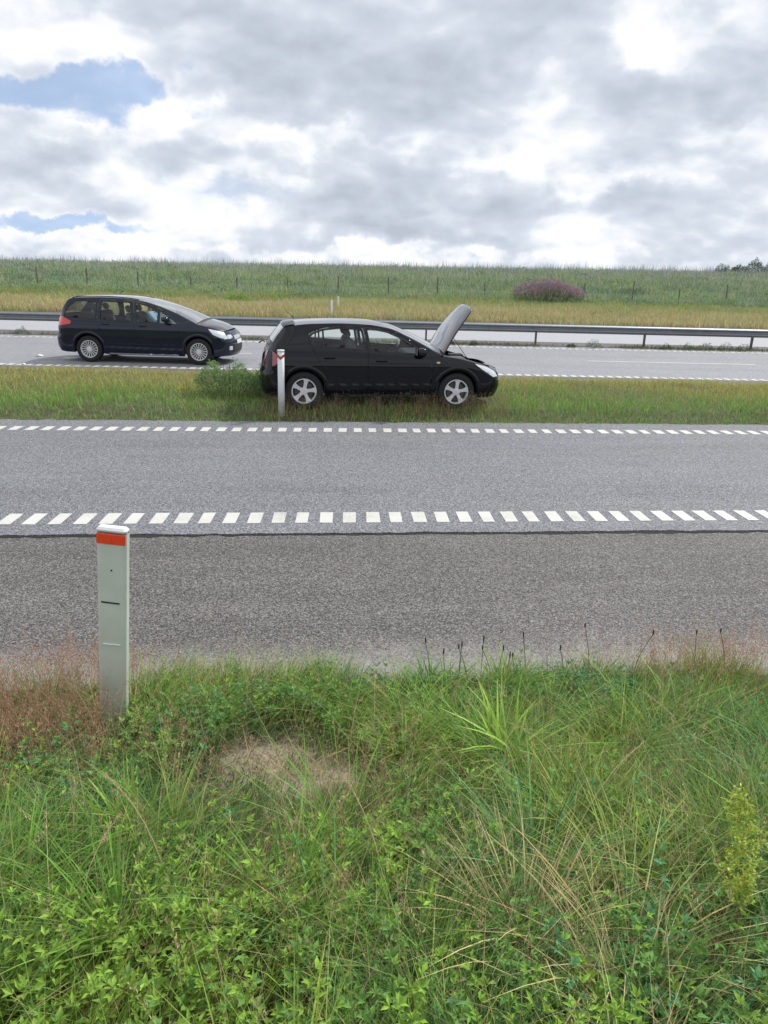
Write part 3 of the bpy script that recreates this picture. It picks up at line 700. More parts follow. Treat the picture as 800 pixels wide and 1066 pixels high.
doors1 = [dict(poly=rd, win=rw, handle=(1.18, .875), divider=[[(1.07, 1.04), (1.10, 1.04), (1.085, 1.33), (1.055, 1.325)]]),
          dict(poly=fd, win=fw, handle=(2.05, .835), mirror=(2.68, .99), divider=[])]
spec1 = dict(name='hatchback_car', label='black five-door hatchback standing in the grass strip with its bonnet raised', shell=S1, paint=PAINT_BLACK, Rw=.318, rr=.212, tw=.205, Ra=.365, axles=(.75, 3.364), wheel='five', doors=doors1,
    side_lamps=[dict(name='tail_light', poly=rounded([(S1.xh0-.02, .72), (.36, .80), (.30, .93), (.20, .975), (S1.xh0-.01, .965)], .02), mat=REDPALE, wrap=1),
                dict(name='headlight', poly=rounded([(3.66, .80), (3.80, .70), (4.00, .575), (4.11, .57), (4.05, .665), (3.88, .745)], .02), mat=LAMP, wrap=1),
                dict(name='indicator', poly=rounded([(2.99, .80), (3.05, .80), (3.05, .83), (2.99, .83)], .01), mat=AMBER, wrap=1)],
    side_trim=[dict(name='sill_strip', poly=[(1.2, .215), (2.9, .21), (2.9, .27), (1.2, .275)], mat=BLACK, out=.008)],
    front_bits=[dict(name='headlight', poly=rounded([(.40, .60), (.60, .57), (.625, .66), (.42, .665)], .02), mat=LAMP, mirror=1), dict(name='grille', poly=rounded([(-.36, .57), (.36, .57), (.38, .655), (-.38, .655)], .02), mat=BLACK),
                dict(name='air_intake', poly=rounded([(-.5, .28), (.5, .28), (.45, .42), (-.45, .42)], .02), mat=BLACK), dict(name='number_plate', poly=[(-.26, .45), (.26, .45), (.26, .555), (-.26, .555)], mat=simple('plate', (.75, .75, .72), .4), out=.014)],
    rear_bits=[dict(name='tail_light', poly=rounded([(.46, .71), (.63, .71), (.63, .96), (.56, .96)], .02), mat=REDPALE, mirror=1), dict(name='bumper_trim', poly=rounded([(-.6, .40), (.6, .40), (.6, .47), (-.6, .47)], .01), mat=BLACK)],
    top=[dict(name='roof', x=(.60, 2.12), mat=PAINT_ROOF), dict(name='tailgate_frame', x=(S1.xh0, .2), mat=PAINT_BLACK), dict(name='rear_window', x=(.2, .58), v=(-.93, .93), mat=GLASS_SCREEN, own=1, d=.004),
         dict(name='rear_pillar', x=(.2, .60), v=(-1, -.93), mat=PAINT_BLACK), dict(name='rear_pillar', x=(.2, .60), v=(.93, 1), mat=PAINT_BLACK), dict(name='spoiler', x=(.42, .62), mat=PAINT_BLACK, d=-.02),
         dict(name='windscreen', x=(2.12, 3.05), v=(-.94, .94), mat=GLASS_SCREEN, own=1, d=.003), dict(name='windscreen_pillar', x=(2.12, 3.05), v=(-1, -.93), mat=PAINT_BLACK), dict(name='windscreen_pillar', x=(2.12, 3.05), v=(.93, 1), mat=PAINT_BLACK),
         dict(name='cowl', x=(3.05, 3.13), mat=BLACK), dict(name='fender_top', x=(3.05, 4.0), v=(-1, -.9), mat=PAINT_BLACK), dict(name='fender_top', x=(3.05, 4.0), v=(.9, 1), mat=PAINT_BLACK), dict(name='front_lip', x=(3.93, S1.xh1), mat=PAINT_BLACK),
         dict(name='bonnet', x=(3.10, 3.98), v=(-.895, .895), mat=simple('bonnet_paint', (.012, .013, .017), .22, metal=.5, coat=1, spec=.6, noise=.1), own=1, open=(3.13, .92, R(70)))])
car1, body1 = make_car(spec1)
# engine bay
m = MB(); m.box((3.55, 0, .48), (.9, 1.15, .1), .02); m.build('engine_bay_floor', BLACK, body1)
m = MB(); m.box((3.5, .05, .68), (.42, .55, .22), .04); m.box((3.5, .05, .80), (.35, .34, .04), .015); m.tube([(3.3, -.3, .76), (3.5, -.42, .78), (3.75, -.35, .70)], .03, 8); m.build('engine', simple('engine_grey', (.09, .09, .095), .5, metal=.3), car1)
m = MB(); m.box((3.62, .46, .74), (.26, .2, .2), .015); m.build('battery', BLACK, car1)
m = MB(); m.tube([(3.9, .5, .70), (3.5, .42, 1.2)], .006, 6)
m.build('bonnet_stay', BLACK, car1)
# inner frame of the raised bonnet
for yy in (-.42, -.14, .14, .42):
    pass
m = MB(); m.tube([(.62, .0, 1.445), (.50, .0, 1.56), (.43, 0, 1.64)], [.006, .004, .002], 6); m.build('antenna', BLACK, car1)
m = MB(); m.tube([(.10, -.10, 1.06), (.06, -.02, 1.075), (.0, -.02, 1.03)], .011, 6); m.tube([(.06, -.3, 1.08), (.06, .3, 1.08)], .008, 6); m.build('rear_wiper', BLACK, car1)
for yy in (-.37, .37): seat(car1, 1.95, yy, .53)
seat(car1, 1.15, 0, .55, 1.15, True)
steering(car1, 2.42, .37, .86)
m = MB(); m.box((2.74, 0, .84), (.42, 1.38, .16), .05); m.build('dashboard', DARKIN, car1)
car1.location = (-1.39+.02, 12.39, .085)
def place_car(car, rear_contact, yaw, pitch, rear_x, near_y):
    car.rotation_euler = (0, -pitch, yaw)
    off = Matrix.Rotation(yaw, 3, 'Z') @ Vector((rear_x, -near_y, 0)); car.location = Vector(rear_contact)-off
place_car(car1, (-1.39, 12.40, .085), R(8.3), R(0), .75, .86)

# ------------------------------------------------------------------ dark people carrier driving past
PAINT_NAVY = simple('navy_black_paint', (.006, .011, .028), .3, coat=1, spec=.0, noise=.1)
S2 = Shell(W=.94,
    wl=[(.15, .90), (.25, .93), (.40, .965), (.55, .985), (.70, 1.0), (.85, .998), (1.0, .975), (1.1, .945), (1.3, .88), (1.7, .76)],
    ze=[(-.05, 1.05), (.10, 1.09), (.18, 1.14), (.26, 1.25), (.36, 1.40), (.52, 1.56), (.8, 1.61), (1.4, 1.625), (1.9, 1.61), (2.4, 1.545), (2.8, 1.43), (3.2, 1.28), (3.55, 1.13), (3.75, 1.045), (3.9, 1.0), (4.15, .95), (4.4, .86), (4.55, .79), (4.8, .68)],
    ye_cab=[(0, .80), (.18, .80), (.5, .72), (1.0, .69), (1.9, .68), (2.6, .68), (3.2, .74), (3.75, .83)],
    belt=[(0, 1.06), (.5, 1.08), (1.3, 1.06), (2.2, 1.02), (3.0, .985), (3.7, .99), (3.9, 1.0), (4.15, .95), (4.4, .86), (4.8, .68)],
    xr=[(.15, .12), (.25, .06), (.42, 0), (.60, .0), (.68, .04), (.85, .06), (1.0, .09), (1.2, .13)],
    xf=[(.15, 4.58), (.25, 4.66), (.42, 4.70), (.58, 4.69), (.70, 4.66), (.80, 4.60), (.95, 4.38)],
    crown=[(0, .02), (.3, .05), (.6, .035), (1.4, .04), (2.4, .06), (3.5, .11), (3.8, .10), (4.2, .07), (4.55, .02)],
    low=[(0, .30), (.4, .25), (1, .23), (2, .20), (3, .20), (4.2, .22), (4.8, .24)],
    beta=[(0, 1), (.18, .9), (.6, .4), (1.4, .0), (2.4, .3), (3.5, .75), (4.0, .9), (4.55, 1)], cr=.38, cf=.5, swage=.012, swz=.86)
rd2 = rounded([(1.22, 1.04), (1.32, .80), (1.42, .55), (1.46, .27), (2.20, .26), (2.20, 1.03), (2.14, 1.56), (1.30, 1.575), (1.24, 1.3)], .05)
rw2 = rounded([(1.31, 1.08), (2.13, 1.05), (2.08, 1.515), (1.36, 1.53)], .05)
fd2 = rounded([(2.21, .26), (3.30, .25), (3.38, .6), (3.34, .98), (2.86, 1.37), (2.55, 1.46), (2.3, 1.53), (2.155, 1.555), (2.21, 1.03)], .035)
fw2 = rounded([(2.27, 1.05), (2.80, 1.035), (2.80, 1.335), (2.55, 1.43), (2.3, 1.49), (2.22, 1.50)], .03)
fw2b = rounded([(2.86, 1.035), (3.30, 1.02), (3.22, 1.08), (3.0, 1.22), (2.86, 1.305)], .02)
qw2 = rounded([(.38, 1.13), (1.16, 1.08), (1.21, 1.2), (1.20, 1.53), (.66, 1.525), (.46, 1.36)], .06)
spec2 = dict(name='people_carrier_car', label='dark navy people carrier driving to the right on the main carriageway', shell=S2, paint=PAINT_NAVY, Rw=.335, rr=.225, tw=.225, Ra=.385, axles=(.98, 3.83), wheel='many',
    doors=[dict(poly=rd2, win=rw2, handle=(1.45, .98)), dict(poly=fd2, win=fw2, handle=(2.42, .95), mirror=(3.02, 1.13))],
    fixed_windows=[qw2],
    side_lamps=[dict(name='tail_light', poly=rounded([(S2.xh0-.01, .90), (.56, .96), (.58, 1.03), (.34, 1.14), (S2.xh0, 1.12)], .03), mat=REDLAMP, wrap=1),
                dict(name='headlight', poly=rounded([(4.10, .92), (4.22, .78), (4.50, .66), (4.62, .68), (4.55, .775), (4.36, .865)], .02), mat=LAMP, wrap=1)],
    side_trim=[dict(name='sill_strip', poly=[(1.5, .215), (3.3, .21), (3.3, .245), (1.5, .25)], mat=CHROME, out=.012), dict(name='rubbing_strip', poly=rounded([(1.55, .48), (3.25, .47), (3.25, .50), (1.55, .51)], .01), mat=simple('strip_gloss', (.05, .06, .08), .2, metal=.8), out=.012)],  # chrome strip along the sill is added, standing in for a sun reflection there
    front_bits=[dict(name='headlight', poly=rounded([(.48, .69), (.69, .66), (.70, .765), (.52, .77)], .02), mat=LAMP, mirror=1), dict(name='grille', poly=rounded([(-.40, .64), (.40, .64), (.42, .74), (-.42, .74)], .02), mat=CHROME, out=.012),
                dict(name='air_intake', poly=rounded([(-.55, .30), (.55, .30), (.48, .50), (-.48, .50)], .02), mat=BLACK), dict(name='fog_light', poly=rounded([(.56, .38), (.70, .38), (.70, .48), (.58, .48)], .02), mat=LAMP, mirror=1),
                dict(name='number_plate', poly=[(-.26, .52), (.26, .52), (.26, .625), (-.26, .625)], mat=bpy.data.materials['plate'], out=.016)],
    rear_bits=[dict(name='tail_light', poly=rounded([(.5, .94), (.66, .94), (.66, 1.08), (.55, 1.08)], .02), mat=REDLAMP, mirror=1)],
    top=[dict(name='roof', x=(.55, 2.35), mat=PAINT_ROOF), dict(name='tailgate_frame', x=(S2.xh0, .22), mat=PAINT_NAVY), dict(name='rear_window', x=(.22, .5), v=(-.93, .93), mat=GLASS_SCREEN, own=1, d=.004),
         dict(name='rear_pillar', x=(.22, .55), v=(-1, -.93), mat=PAINT_NAVY), dict(name='rear_pillar', x=(.22, .55), v=(.93, 1), mat=PAINT_NAVY), dict(name='spoiler', x=(.40, .58), mat=PAINT_NAVY, d=-.02),
         dict(name='windscreen', x=(2.35, 3.78), v=(-.95, .95), mat=GLASS_SCREEN, own=1, d=.003), dict(name='windscreen_pillar', x=(2.35, 3.78), v=(-1, -.94), mat=PAINT_NAVY), dict(name='windscreen_pillar', x=(2.35, 3.78), v=(.94, 1), mat=PAINT_NAVY),
         dict(name='cowl', x=(3.78, 3.86), mat=BLACK), dict(name='bonnet', x=(3.86, S2.xh1), mat=PAINT_ROOF, own=1)])
for dd in spec2['doors']: pass
spec2['doors'][1]['divider'] = []
spec2['fixed_windows'] = [qw2]
# the small front quarter light belongs to the front door
car2, body2 = make_car(spec2); car2.scale = (.975, .975, .975)
for ob in [o for o in car2.children if o.name.startswith('door')]:
    if abs(max(v.co.x for v in ob.data.vertices)-3.37) < .1:
        sg = -1 if ob.data.vertices[0].co.y < 0 else 1
        region('quarter_light', fw2b, [], S2.side(sg, -.004), simple('quarter_glass', (.13, .16, .17), .04, metal=.0, coat=1, spec=.8), ob, .06, True, sg > 0)
for yy in (-.4, .4): seat(car2, 2.35, yy, .62)
seat(car2, 1.45, 0, .64, 1.25, True)
steering(car2, 2.88, .4, .98)
m = MB(); m.box((3.35, 0, .93), (.6, 1.5, .18), .05); m.build('dashboard', DARKIN, car2)
for sgn in (-1, 1):
    m = MB(); m.tube([(x, sgn*(S2.ys(x, float(S2.ze(x)))-.02), float(S2.ze(x))+.02) for x in np.linspace(.6, 2.3, 12)], .013, 6); m.build('roof_rail', BLACK, car2, True)
place_car(car2, (-7.52, 18.93, .001), R(-1.0), 0, .98, .92)

# ------------------------------------------------------------------ driver
def make_person(matrix):
    root = empty('person'); root.matrix_world = matrix
    tag(root, 'driver in a light blue shirt sitting at the wheel of the people carrier', 'person')
    J = dict(pelvis=(0, 0, .10), waist=(-.03, 0, .26), chest=(-.09, 0, .44), neck=(-.13, 0, .60), chin=(-.115, 0, .67), head=(-.11, 0, .76), crown=(-.115, 0, .85))
    rad = dict(pelvis=(.14, .17), waist=(.11, .15), chest=(.12, .18), neck=(.055, .055), chin=(.07, .065), head=(.09, .078), crown=(.05, .045))
    names = list(J); E = [(names[i], names[i+1]) for i in range(6)]
    for s, sg in (('l', 1), ('r', -1)):
        J.update({'sh'+s: (-.11, .18*sg, .53), 'el'+s: (.10, .24*sg, .33), 'wr'+s: (.33, .16*sg, .42), 'pa'+s: (.40, .14*sg, .45), 'hip'+s: (.02, .09*sg, .08), 'kn'+s: (.45, .13*sg, .14), 'an'+s: (.72, .11*sg, -.22), 'to'+s: (.88, .11*sg, -.22)})
        rad.update({'sh'+s: (.07, .07), 'el'+s: (.048, .048), 'wr'+s: (.03, .028), 'pa'+s: (.03, .042), 'hip'+s: (.10, .10), 'kn'+s: (.07, .07), 'an'+s: (.045, .045), 'to'+s: (.035, .045)})
        E += [('chest', 'sh'+s), ('sh'+s, 'el'+s), ('el'+s, 'wr'+s), ('wr'+s, 'pa'+s), ('pelvis', 'hip'+s), ('hip'+s, 'kn'+s), ('kn'+s, 'an'+s), ('an'+s, 'to'+s)]
        for k in range(4):
            a_ = (k-1.5)*.022
            J.update({f'f{s}{k}a': (.44, .14*sg+a_, .47), f'f{s}{k}b': (.475, .14*sg+a_*1.1, .455-.004*k), f'f{s}{k}c': (.475, .14*sg+a_*1.1, .425)})
            for q in 'abc': rad[f'f{s}{k}{q}'] = (.0095, .0095)
            E += [('pa'+s, f'f{s}{k}a'), (f'f{s}{k}a', f'f{s}{k}b'), (f'f{s}{k}b', f'f{s}{k}c')]
        J.update({f't{s}a': (.40, .14*sg-.045*sg, .46), f't{s}b': (.44, .14*sg-.055*sg, .44)}); rad[f't{s}a'] = (.012, .012); rad[f't{s}b'] = (.010, .010); E += [('pa'+s, f't{s}a'), (f't{s}a', f't{s}b')]
    names = list(J); me = bpy.data.meshes.new('body'); me.from_pydata([J[n] for n in names], [(names.index(a_), names.index(b_)) for a_, b_ in E], [])
    ob = bpy.data.objects.new('body', me); C.objects.link(ob); ob.parent = root
    ob.modifiers.new('skin', 'SKIN'); ob.modifiers.new('sub', 'SUBSURF').levels = 1; ob.modifiers['sub'].render_levels = 2
    sv = me.skin_vertices[0].data
    for i, n in enumerate(names): sv[i].radius = rad[n]
    sv[0].use_root = True
    SKIN = simple('skin', (.52, .33, .25), .55); SH = simple('blue_shirt', (.36, .52, .66), .85); TR = simple('trousers', (.03, .035, .05), .9)
    me.materials.append(SKIN)
    m = MB()
    def loft(rings, nm, mt):
        q = MB(); k = 16; V_ = []
        for (cx, cy, cz, rx, ry) in rings:
            for i in range(k): t = 2*math.pi*i/k; V_.append((cx+rx*math.cos(t), cy+ry*math.sin(t), cz))
        F_ = [(r*k+i, r*k+(i+1) % k, (r+1)*k+(i+1) % k, (r+1)*k+i) for r in range(len(rings)-1) for i in range(k)]
        F_ += [tuple(range(k)), tuple(range((len(rings)-1)*k, len(rings)*k))]
        return q.add(V_, F_).build(nm, mt, root, True)
    loft([(0, 0, .08, .16, .19), (-.01, 0, .18, .155, .185), (-.04, 0, .30, .145, .185), (-.08, 0, .42, .15, .20), (-.10, 0, .50, .14, .205), (-.12, 0, .56, .10, .15), (-.13, 0, .595, .07, .08)], 'shirt', SH)
    for sg in (1, -1):
        q = MB(); q.tube([(-.11, .17*sg, .53), (-.04, .215*sg, .46), (.06, .24*sg, .36), (.11, .24*sg, .335), (.20, .21*sg, .365)], [.082, .078, .066, .062, .058], 12); q.build('sleeve', SH, root, True)
        q = MB(); q.tube([(0, .09*sg, .09), (.25, .11*sg, .125), (.45, .13*sg, .14), (.58, .125*sg, -.02), (.70, .11*sg, -.18)], [.115, .10, .085, .072, .06], 12); q.build('trouser_leg', TR, root, True)
    q = MB(); V_ = []; k = 16
    for i in range(7):
        ph = i/6*math.pi*.62
        for j in range(k): t = 2*math.pi*j/k; V_.append((-.125+.105*math.sin(ph)*math.cos(t)-.02*(i > 4), .092*math.sin(ph)*math.sin(t), .77+.115*math.cos(ph)+(.05 if math.cos(t) > .3 and i > 3 else 0)))
    F_ = [(r*k+i, r*k+(i+1) % k, (r+1)*k+(i+1) % k, (r+1)*k+i) for r in range(6) for i in range(k)]
    q.add(V_, F_).build('hair', simple('dark_hair', (.02, .015, .012), .8), root, True)
    q = MB(); q.tube([(-.02, 0, .775), (.005, 0, .745), (-.02, 0, .735)], [.01, .016, .012], 8); q.build('nose', SKIN, root, True)
    for sg in (1, -1): q = MB(); q.lathe_y([(.0005, -.006), (.009, -.004), (.009, .004), (.0005, .006)], 10, (-.028, .033*sg, .79)); q.build('eye', simple('eye', (.03, .02, .02), .2), root)
    q = MB(); q.tube([(-.026, -.022, .705), (-.018, 0, .703), (-.026, .022, .705)], .006, 6); q.build('mouth', simple('lips', (.4, .18, .15), .5), root)
    return root
place = car2.location.copy(); Mc = Matrix.Translation(place) @ Matrix.Rotation(R(-1.0), 4, 'Z')
make_person(Mc @ Matrix.Scale(.975, 4) @ Matrix.Translation((2.32, .40, .66)))

# ------------------------------------------------------------------ marker posts
POSTW = simple('post_plastic', (.56, .60, .54), .55, noise=.30, nscale=5, bump=.06); POSTP = simple('post_white', (.74, .76, .76), .5, noise=.1); ORANGE = simple('orange_reflector', (.88, .065, .022), .3, coat=.5, noise=.12, nscale=60)
def marker(name, loc, h, label, lean=(0, 0), face='slot', reflect=ORANGE, w=.132, body=POSTW):
    root = empty(name, loc); tag(root, label, 'marker post', 'roadside marker posts'); root.rotation_euler = (lean[1], lean[0], 0)
    d = .05; sec = [(-w/2, -.012), (-w/2+.012, -d*.5), (w/2-.012, -d*.5), (w/2, -.012), (w/2, d*.5), (w/2-.006, d*.5), (w/2-.008, 0.0), (-w/2+.008, 0.0), (-w/2+.006, d*.5), (-w/2, d*.5)]
    m = MB(); n_ = len(sec); zs = [-.15, h-.022]
    V_ = [(x*(1+.05*(z/h)), y, z) for z in zs for x, y in sec]
    m.add(V_, [(i, (i+1) % n_, n_+(i+1) % n_, n_+i) for i in range(n_)])
    b_ = m.build('shaft', body, root)
    m = MB(); m.box((0, 0, h-.006), (w*1.08, d*1.12, .026), .010); m.build('cap', POSTP, root)
    m = MB(); m.box((0, -d*.5-.002, h-.046), (w*1.03, .007, .052), .003); m.box((0, -d*.5-.006, h-.046), (.010, .006, .04), .002); m.build('reflector', reflect, root)
    if face == 'slot':
        m = MB(); m.box((-.005, -d*.5-.001, h-.375), (.088, .006, .007), .001, Matrix.Rotation(R(1.5), 3, 'Y')); m.build('slot', BLACK, root)
        m = MB(); m.box((0, -d*.5-.0015, h-.60), (.086, .008, .006), .002); m.build('ridge', POSTP, root)
        m = MB(); m.box((.001, -d*.5-.0012, h-.205), (.008, .004, .008), .002); m.build('rivet', BLACK, root)
    return root
marker('marker_post', (-1.36, 3.27, float(ground_z(-1.36, 3.27))), 1.125, 'grey-white marker post with orange band, tall in the near verge grass', lean=(R(5.0), R(1)))
def post_round(loc, h, label, lean=0):
    root = empty('marker_post', loc); root.rotation_euler = (0, lean, 0); tag(root, label, 'marker post', 'roadside marker posts')
    m = MB(); m.tube([(0, 0, -.1), (0, 0, h)], [.055, .055], 16); m.build('shaft', POSTP, root, True)
    m = MB(); m.tube([(0, 0, h-.001), (0, 0, h+.02)], [.064, .058], 16); m.build('cap', POSTP, root, True)
    k = 16; V_ = []
    for i in range(k+1):
        q_ = -math.pi*.95+math.pi*.95*i/k; lo = h-.10+.045*abs(math.cos(q_)); V_ += [(.0575*math.cos(q_), .0575*math.sin(q_), lo-.035), (.0575*math.cos(q_), .0575*math.sin(q_), lo+.015)]
    mesh_obj('reflector_band', V_, [(2*i, 2*i+2, 2*i+3, 2*i+1) for i in range(k)], simple('red_band', (.42, .07, .05), .4, noise=.2, nscale=40), root, True)
    return root
post_round((-1.74, 12.16, .08), 1.0, 'white round marker post standing in front of the black hatchback', R(.3))
marker('marker_post', (-3.02, 40.2, 0), .95, 'small white marker post past the far carriageway, left one of the distant pair', face='', w=.11, body=POSTP, reflect=POSTP)
marker('marker_post', (-3.0, 45.0, .12), .9, 'small white marker post past the far carriageway, right and farther one of the distant pair', face='', w=.11, body=POSTP, reflect=POSTP)

# ------------------------------------------------------------------ field fence
WOOD = simple('weathered_wood', (.17, .155, .135), .9, noise=.4, nscale=12)
def fence_y(x): return MM*x+55.2
fr = empty('field_fence', (0, 0, 0)); tag(fr, 'low wire fence of dark wooden posts crossing the green embankment', 'fence')
px = [];
for k in range(-26, 27):
    x = 3.35+k*3.52+random.uniform(-.15, .15); y = fence_y(x)
    if abs(x) > 80: continue
    z = float(ground_z(x, y)); h = random.uniform(1.1, 1.6); m = MB(); lx = random.uniform(-.06, .06)
    m.tube([(x, y, z-.2), (x+lx*.6, y, z+h*.6), (x+lx, y+random.uniform(-.03, .03), z+h)], [.055, .05, .045], 8); m.build('post', WOOD, fr); px.append((x+lx*.8, y-.07, z))
for hh in (.45, .75, 1.0):
    m = MB(); m.tube([(x, y, z+hh) for x, y, z in px], .003, 4); m.build('wire', GALVP, fr)

# ------------------------------------------------------------------ vegetation
def blades(P, h, w, az, lean, curve, S, c0, c1, waz=None, droop=0):
    n = len(P); t = np.linspace(0, 1, S+1)[None, :]; h = h[:, None]; lean = lean[:, None]; curve = curve[:, None]
    out = h*(lean*t+curve*t**2); up = h*(t-.45*(curve)*t**2*.8)
    ca, sa = np.cos(az)[:, None], np.sin(az)[:, None]
    x = P[:, 0:1]+out*ca; y = P[:, 1:2]+out*sa; z = P[:, 2:3]+up
    if waz is None: waz = az+math.pi/2+rng.normal(size=n)*.6
    ww = w[:, None]*(1-t**1.6*.96)*.5; wx = np.cos(waz)[:, None]*ww; wy = np.sin(waz)[:, None]*ww
    A = np.stack([x-wx, y-wy, z], -1); B = np.stack([x+wx, y+wy, z], -1)
    V = np.stack([A, B], 2).reshape(-1, 3)
    base = (np.arange(n)*(S+1)*2)[:, None]+(np.arange(S)*2)[None]; b = base.ravel(); F = np.stack([b, b+1, b+3, b+2], -1)
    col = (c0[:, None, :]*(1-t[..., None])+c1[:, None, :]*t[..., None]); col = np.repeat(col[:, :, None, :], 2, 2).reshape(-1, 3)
    return V, F, col
class Veg:
    def __init__(s): s.V = []; s.F = []; s.C = []; s.n = 0
    def add(s, V, F, C_): s.V.append(V); s.F.append(F+s.n); s.C.append(C_); s.n += len(V)
    def build(s, name, parent=None, mat=None): return mesh_obj(name, np.concatenate(s.V), np.concatenate(s.F), mat or LEAF, parent, False, np.clip(np.concatenate(s.C), 0, 1))
def colvar(base, n, v=.18, hue=.12):
    b = np.array(base)[None]*np.exp(rng.normal(size=(n, 1))*v); b = b*np.exp(rng.normal(size=(n, 3))*hue*np.array([1, .4, .6])); return b
def fbm(x, y, s, seed=0):
    r = np.random.default_rng(seed); v = 0; a = 1
    for o in range(4):
        for _ in range(3):
            th = r.uniform(0, 6.28); ph = r.uniform(0, 6.28); v = v+a*np.sin((x*np.cos(th)+y*np.sin(th))*s+ph+1.3*np.sin(x*s*.7+ph))
        a *= .55; s *= 2.1
    return v/4.0
def rot_to(dirs, roll):
    """frames (n,3,3) whose x axis is dirs"""
    d = dirs/np.linalg.norm(dirs, axis=1, keepdims=True); up = np.tile([0, 0, 1.0], (len(d), 1)); up[np.abs(d[:, 2]) > .95] = [1, 0, 0]
    s_ = np.cross(up, d); s_ /= np.linalg.norm(s_, axis=1, keepdims=True); u_ = np.cross(d, s_)
    c, s2 = np.cos(roll)[:, None], np.sin(roll)[:, None]; a_ = s_*c+u_*s2; b_ = -s_*s2+u_*c
    return np.stack([d, a_, b_], 2)
LEAFQ = np.array([[0, 0, 0], [.34, .24, .07], [.75, .19, .09], [1, 0, -.06], [.75, -.19, .09], [.34, -.24, .07], [.36, 0, -.01], [.75, 0, -.01]])
LEAFF = np.array([[0, 6, 1, 1], [6, 7, 2, 1], [7, 3, 2, 2], [0, 5, 6, 6], [6, 5, 4, 7], [7, 4, 3, 3]])
LEAFF4 = np.array([[0, 6, 7, 3]])
# a leaf of four quads around the midrib
LV = np.array([[0, 0, 0], [.5, .25, .10], [1, 0, -.08], [.5, 0, 0], [.5, -.25, .10]]); LF = np.array([[0, 3, 2, 1], [0, 4, 2, 3]])
def leaves(P, D, size, aspect, roll, col):
    n = len(P); Rm = rot_to(D, roll); L_ = LV[None]*size[:, None, None]; L_ = L_*np.stack([np.ones(n), aspect, np.ones(n)], 1)[:, None, :]
    V = np.einsum('nij,nkj->nki', Rm, L_)+P[:, None]; F = (LF[None]+(np.arange(n)*5)[:, None, None]).reshape(-1, 4)
    tint = np.array([1.0, 1.0, 1.05, 1.12, 1.0])[None, :, None]
    return V.reshape(-1, 3), F, (col[:, None]*tint).reshape(-1, 3)

# --- near verge: where things grow
def scatter(n, x0, x1, y0, y1): return rng.uniform(x0, x1, n), rng.uniform(y0, y1, n)
def sandy(x, y):
    d1 = np.hypot((x+.52)/.20, (y-2.95)/.25); d2 = np.hypot((x+.27)/.18, (y-2.72)/.18); d3 = np.hypot((x+.37)/.07, (y-2.84)/.10)
    return (np.minimum(d1, d2) < 1+.5*fbm(x, y, 11, 5)+.25*fbm(x, y, 31, 6)) & (d3 > 1) & (np.sin(x*977.1+y*613.7) < .93)
def verge_pts(n, x0=-4.5, x1=4.5, y0=.35, y1=4.1, edge=.06):
    x, y = scatter(n, x0, x1, y0, y1); a = nr(x, y); keep = (a < N0-edge+.10*fbm(x, y, 4, 3)) & ~sandy(x, y)
    # nothing grows within reach of the lens
    keep &= np.hypot(x, y) > .55
    x, y = x[keep], y[keep]; return x, y, ground_z(x, y)
def herbmask(x, y): return fbm(x, y, 2.6, 8)+.5*fbm(x, y, 6.5, 21)+.15-.55*sm((y-2.6)/.5)
veg = Veg()
x, y, z = verge_pts(190000); n = len(x)
herb = herbmask(x, y)             # >0: leafy herbs, <0: grass
tuft = fbm(x, y, 7, 17); keep = rng.random(n) < np.clip(.85-.30*sm(herb)+.3*tuft, .2, 1); x, y, z, herb, tuft = x[keep], y[keep], z[keep], herb[keep], tuft[keep]; n = len(x)
h = .12+.13*rng.random(n)+.07*np.clip(tuft, -1, 1)+.05*np.clip(fbm(x, y, 2, 33), -1, 1); h *= np.where(nr(x, y) > 3.55, .85, 1.0)
nearsand = np.hypot(x+.42, y-2.80) < .46; h = np.where(nearsand & (y < 2.95), h*.5, h); foot = (np.abs(x+1.36) < .16) & (y < 3.25) & (y > 2.85); h = np.where(foot, h*.55, h)
az = 2.2*fbm(x, y, 3, 44)+rng.normal(size=n)*1.0
P = np.stack([x, y, z-.01], 1)
kind = fbm(x, y, 2.4, 71)+rng.normal(size=n)*.35
g1 = colvar((.165, .29, .045), n, .32); g2 = colvar((.10, .20, .06), n, .32); g3 = colvar((.29, .33, .07), n, .22); dry = colvar((.46, .37, .20), n, .2)
c = np.where((kind > .1)[:, None], g1, g2); c = np.where((kind > .75)[:, None], g3, c); isdry = rng.random(n) < .11; c = np.where(isdry[:, None], dry, c)
V, F, K = blades(P, h, rng.uniform(.0022, .0054, n), az, rng.uniform(.05, .55, n), rng.uniform(.1, .85, n), 3, c*np.array([1.15, 1.0, .9]), c*1.2); veg.add(V, F, K)
